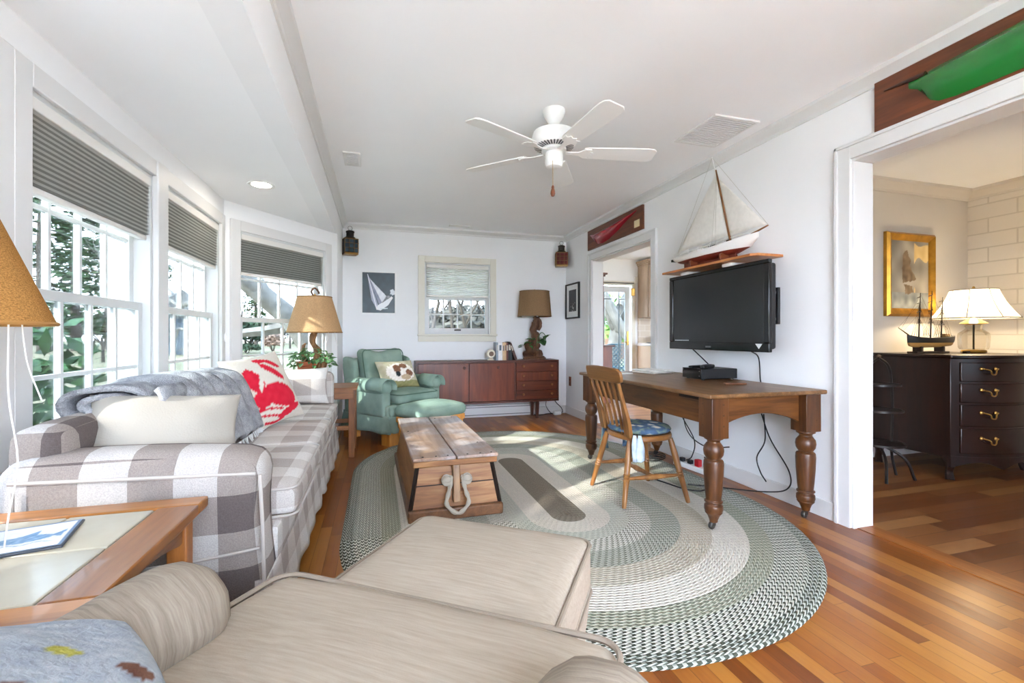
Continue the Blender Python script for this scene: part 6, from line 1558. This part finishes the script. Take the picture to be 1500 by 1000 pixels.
B('walls', mat('peach_brick', '#7a5c4a', .9, var=.1), hs, (-2.5, 3, -2.5, 2.5, 0, 2.2)); MB().prism([(-2.7, 2.2), (3.2, 2.2), (.2, 3.8)], -2.7, 2.7, Matrix(((1, 0, 0, 0), (0, 0, 1, 0), (0, 1, 0, 0), (0, 0, 0, 1)))).build('roof', mat('pale_roof', '#7d8084', .9), hs, smooth=0)
M_BLUEM = mat('blue_green_metal', '#3f6a78', .4, .3)
def patio(label, x, y, rz):
    r = thing('patio_chair', label, 'chair', (x, y, ZG+.2), rz, None)
    fr = MB(); fr.tube(bez([(-.27, .22, .0), (-.27, .24, .45), (-.27, .30, .95), (-.2, .32, 1.12), (0, .33, 1.15), (.2, .32, 1.12), (.27, .30, .95), (.27, .24, .45), (.27, .22, 0)], 50), .016, 6)
    for sx in (-1, 1): fr.tube([(sx*.27, -.25, 0), (sx*.27, -.25, .66), (sx*.27, .25, .66)], .015, 6)
    fr.build('frame', M_BLUEM, r)
    lt = MB()
    for i in range(-9, 10):
        for sg in (-1, 1):
            x0 = i*.075; z0, z1 = .48, 1.12
            A = Vector((x0-sg*.3, .30, z0)); Bv = Vector((x0+sg*.3, .32, z1)); t0, t1 = 0, 1
            # clip to the frame width
            for lim in (-.26, .26):
                if (A.x-lim)*(Bv.x-lim) < 0:
                    t = (lim-A.x)/(Bv.x-A.x)
                    if (A.x < -.26 and lim < 0) or (A.x > .26 and lim > 0): t0 = max(t0, t)
                    else: t1 = min(t1, t)
            pA, pB = A.lerp(Bv, t0), A.lerp(Bv, t1)
            if abs(pA.x) < .27 and abs(pB.x) < .27 and t1 > t0: lt.tube([tuple(pA), tuple(pB)], .009, 4)
    lt.build('lattice_back', M_BLUEM, r)
    B('seat', M_BLUEM, r, (-.26, .26, -.25, .26, .44, .46))
    for x in (-.25, .25):
        B('leg', M_BLUEM, r, (x-.015, x+.015, -.26, -.23, 0, .45))
    return r
M_BOUNCE = mat('pale_bounce_slab', '#d2ccbf', .9, var=.06, vs=3)  # pale slabs added out of view to bounce daylight indoors
B('bounce_slab_front', M_BOUNCE, None, (-4, 5.5, -9, YF-.16, ZG-.1, -.12), kind='structure', smooth=0)  # unseen reflector, throws sky light up to the ceiling
B('bounce_slab_bay', M_BOUNCE, None, (-4.2, XW-.16, -3, 6.6, ZG-.1, ZG+.03), kind='structure', smooth=0)  # unseen reflector laid below the bay windows
B('terrace', mat('terrace_stone', '#6d685f', .9, var=.1), None, (2.9, 8, YK+.15, 11.5, ZG-.1, ZG+.2), kind='structure', smooth=0)
x, y = at(895, 9.3); patio('blue green lattice patio chair left of centre outside the kitchen door', x, y, math.radians(170)); x, y = at(925, 9.8); patio('blue green lattice patio chair at the right outside the kitchen door', x, y, math.radians(-160))
bpy.context.view_layer.update()
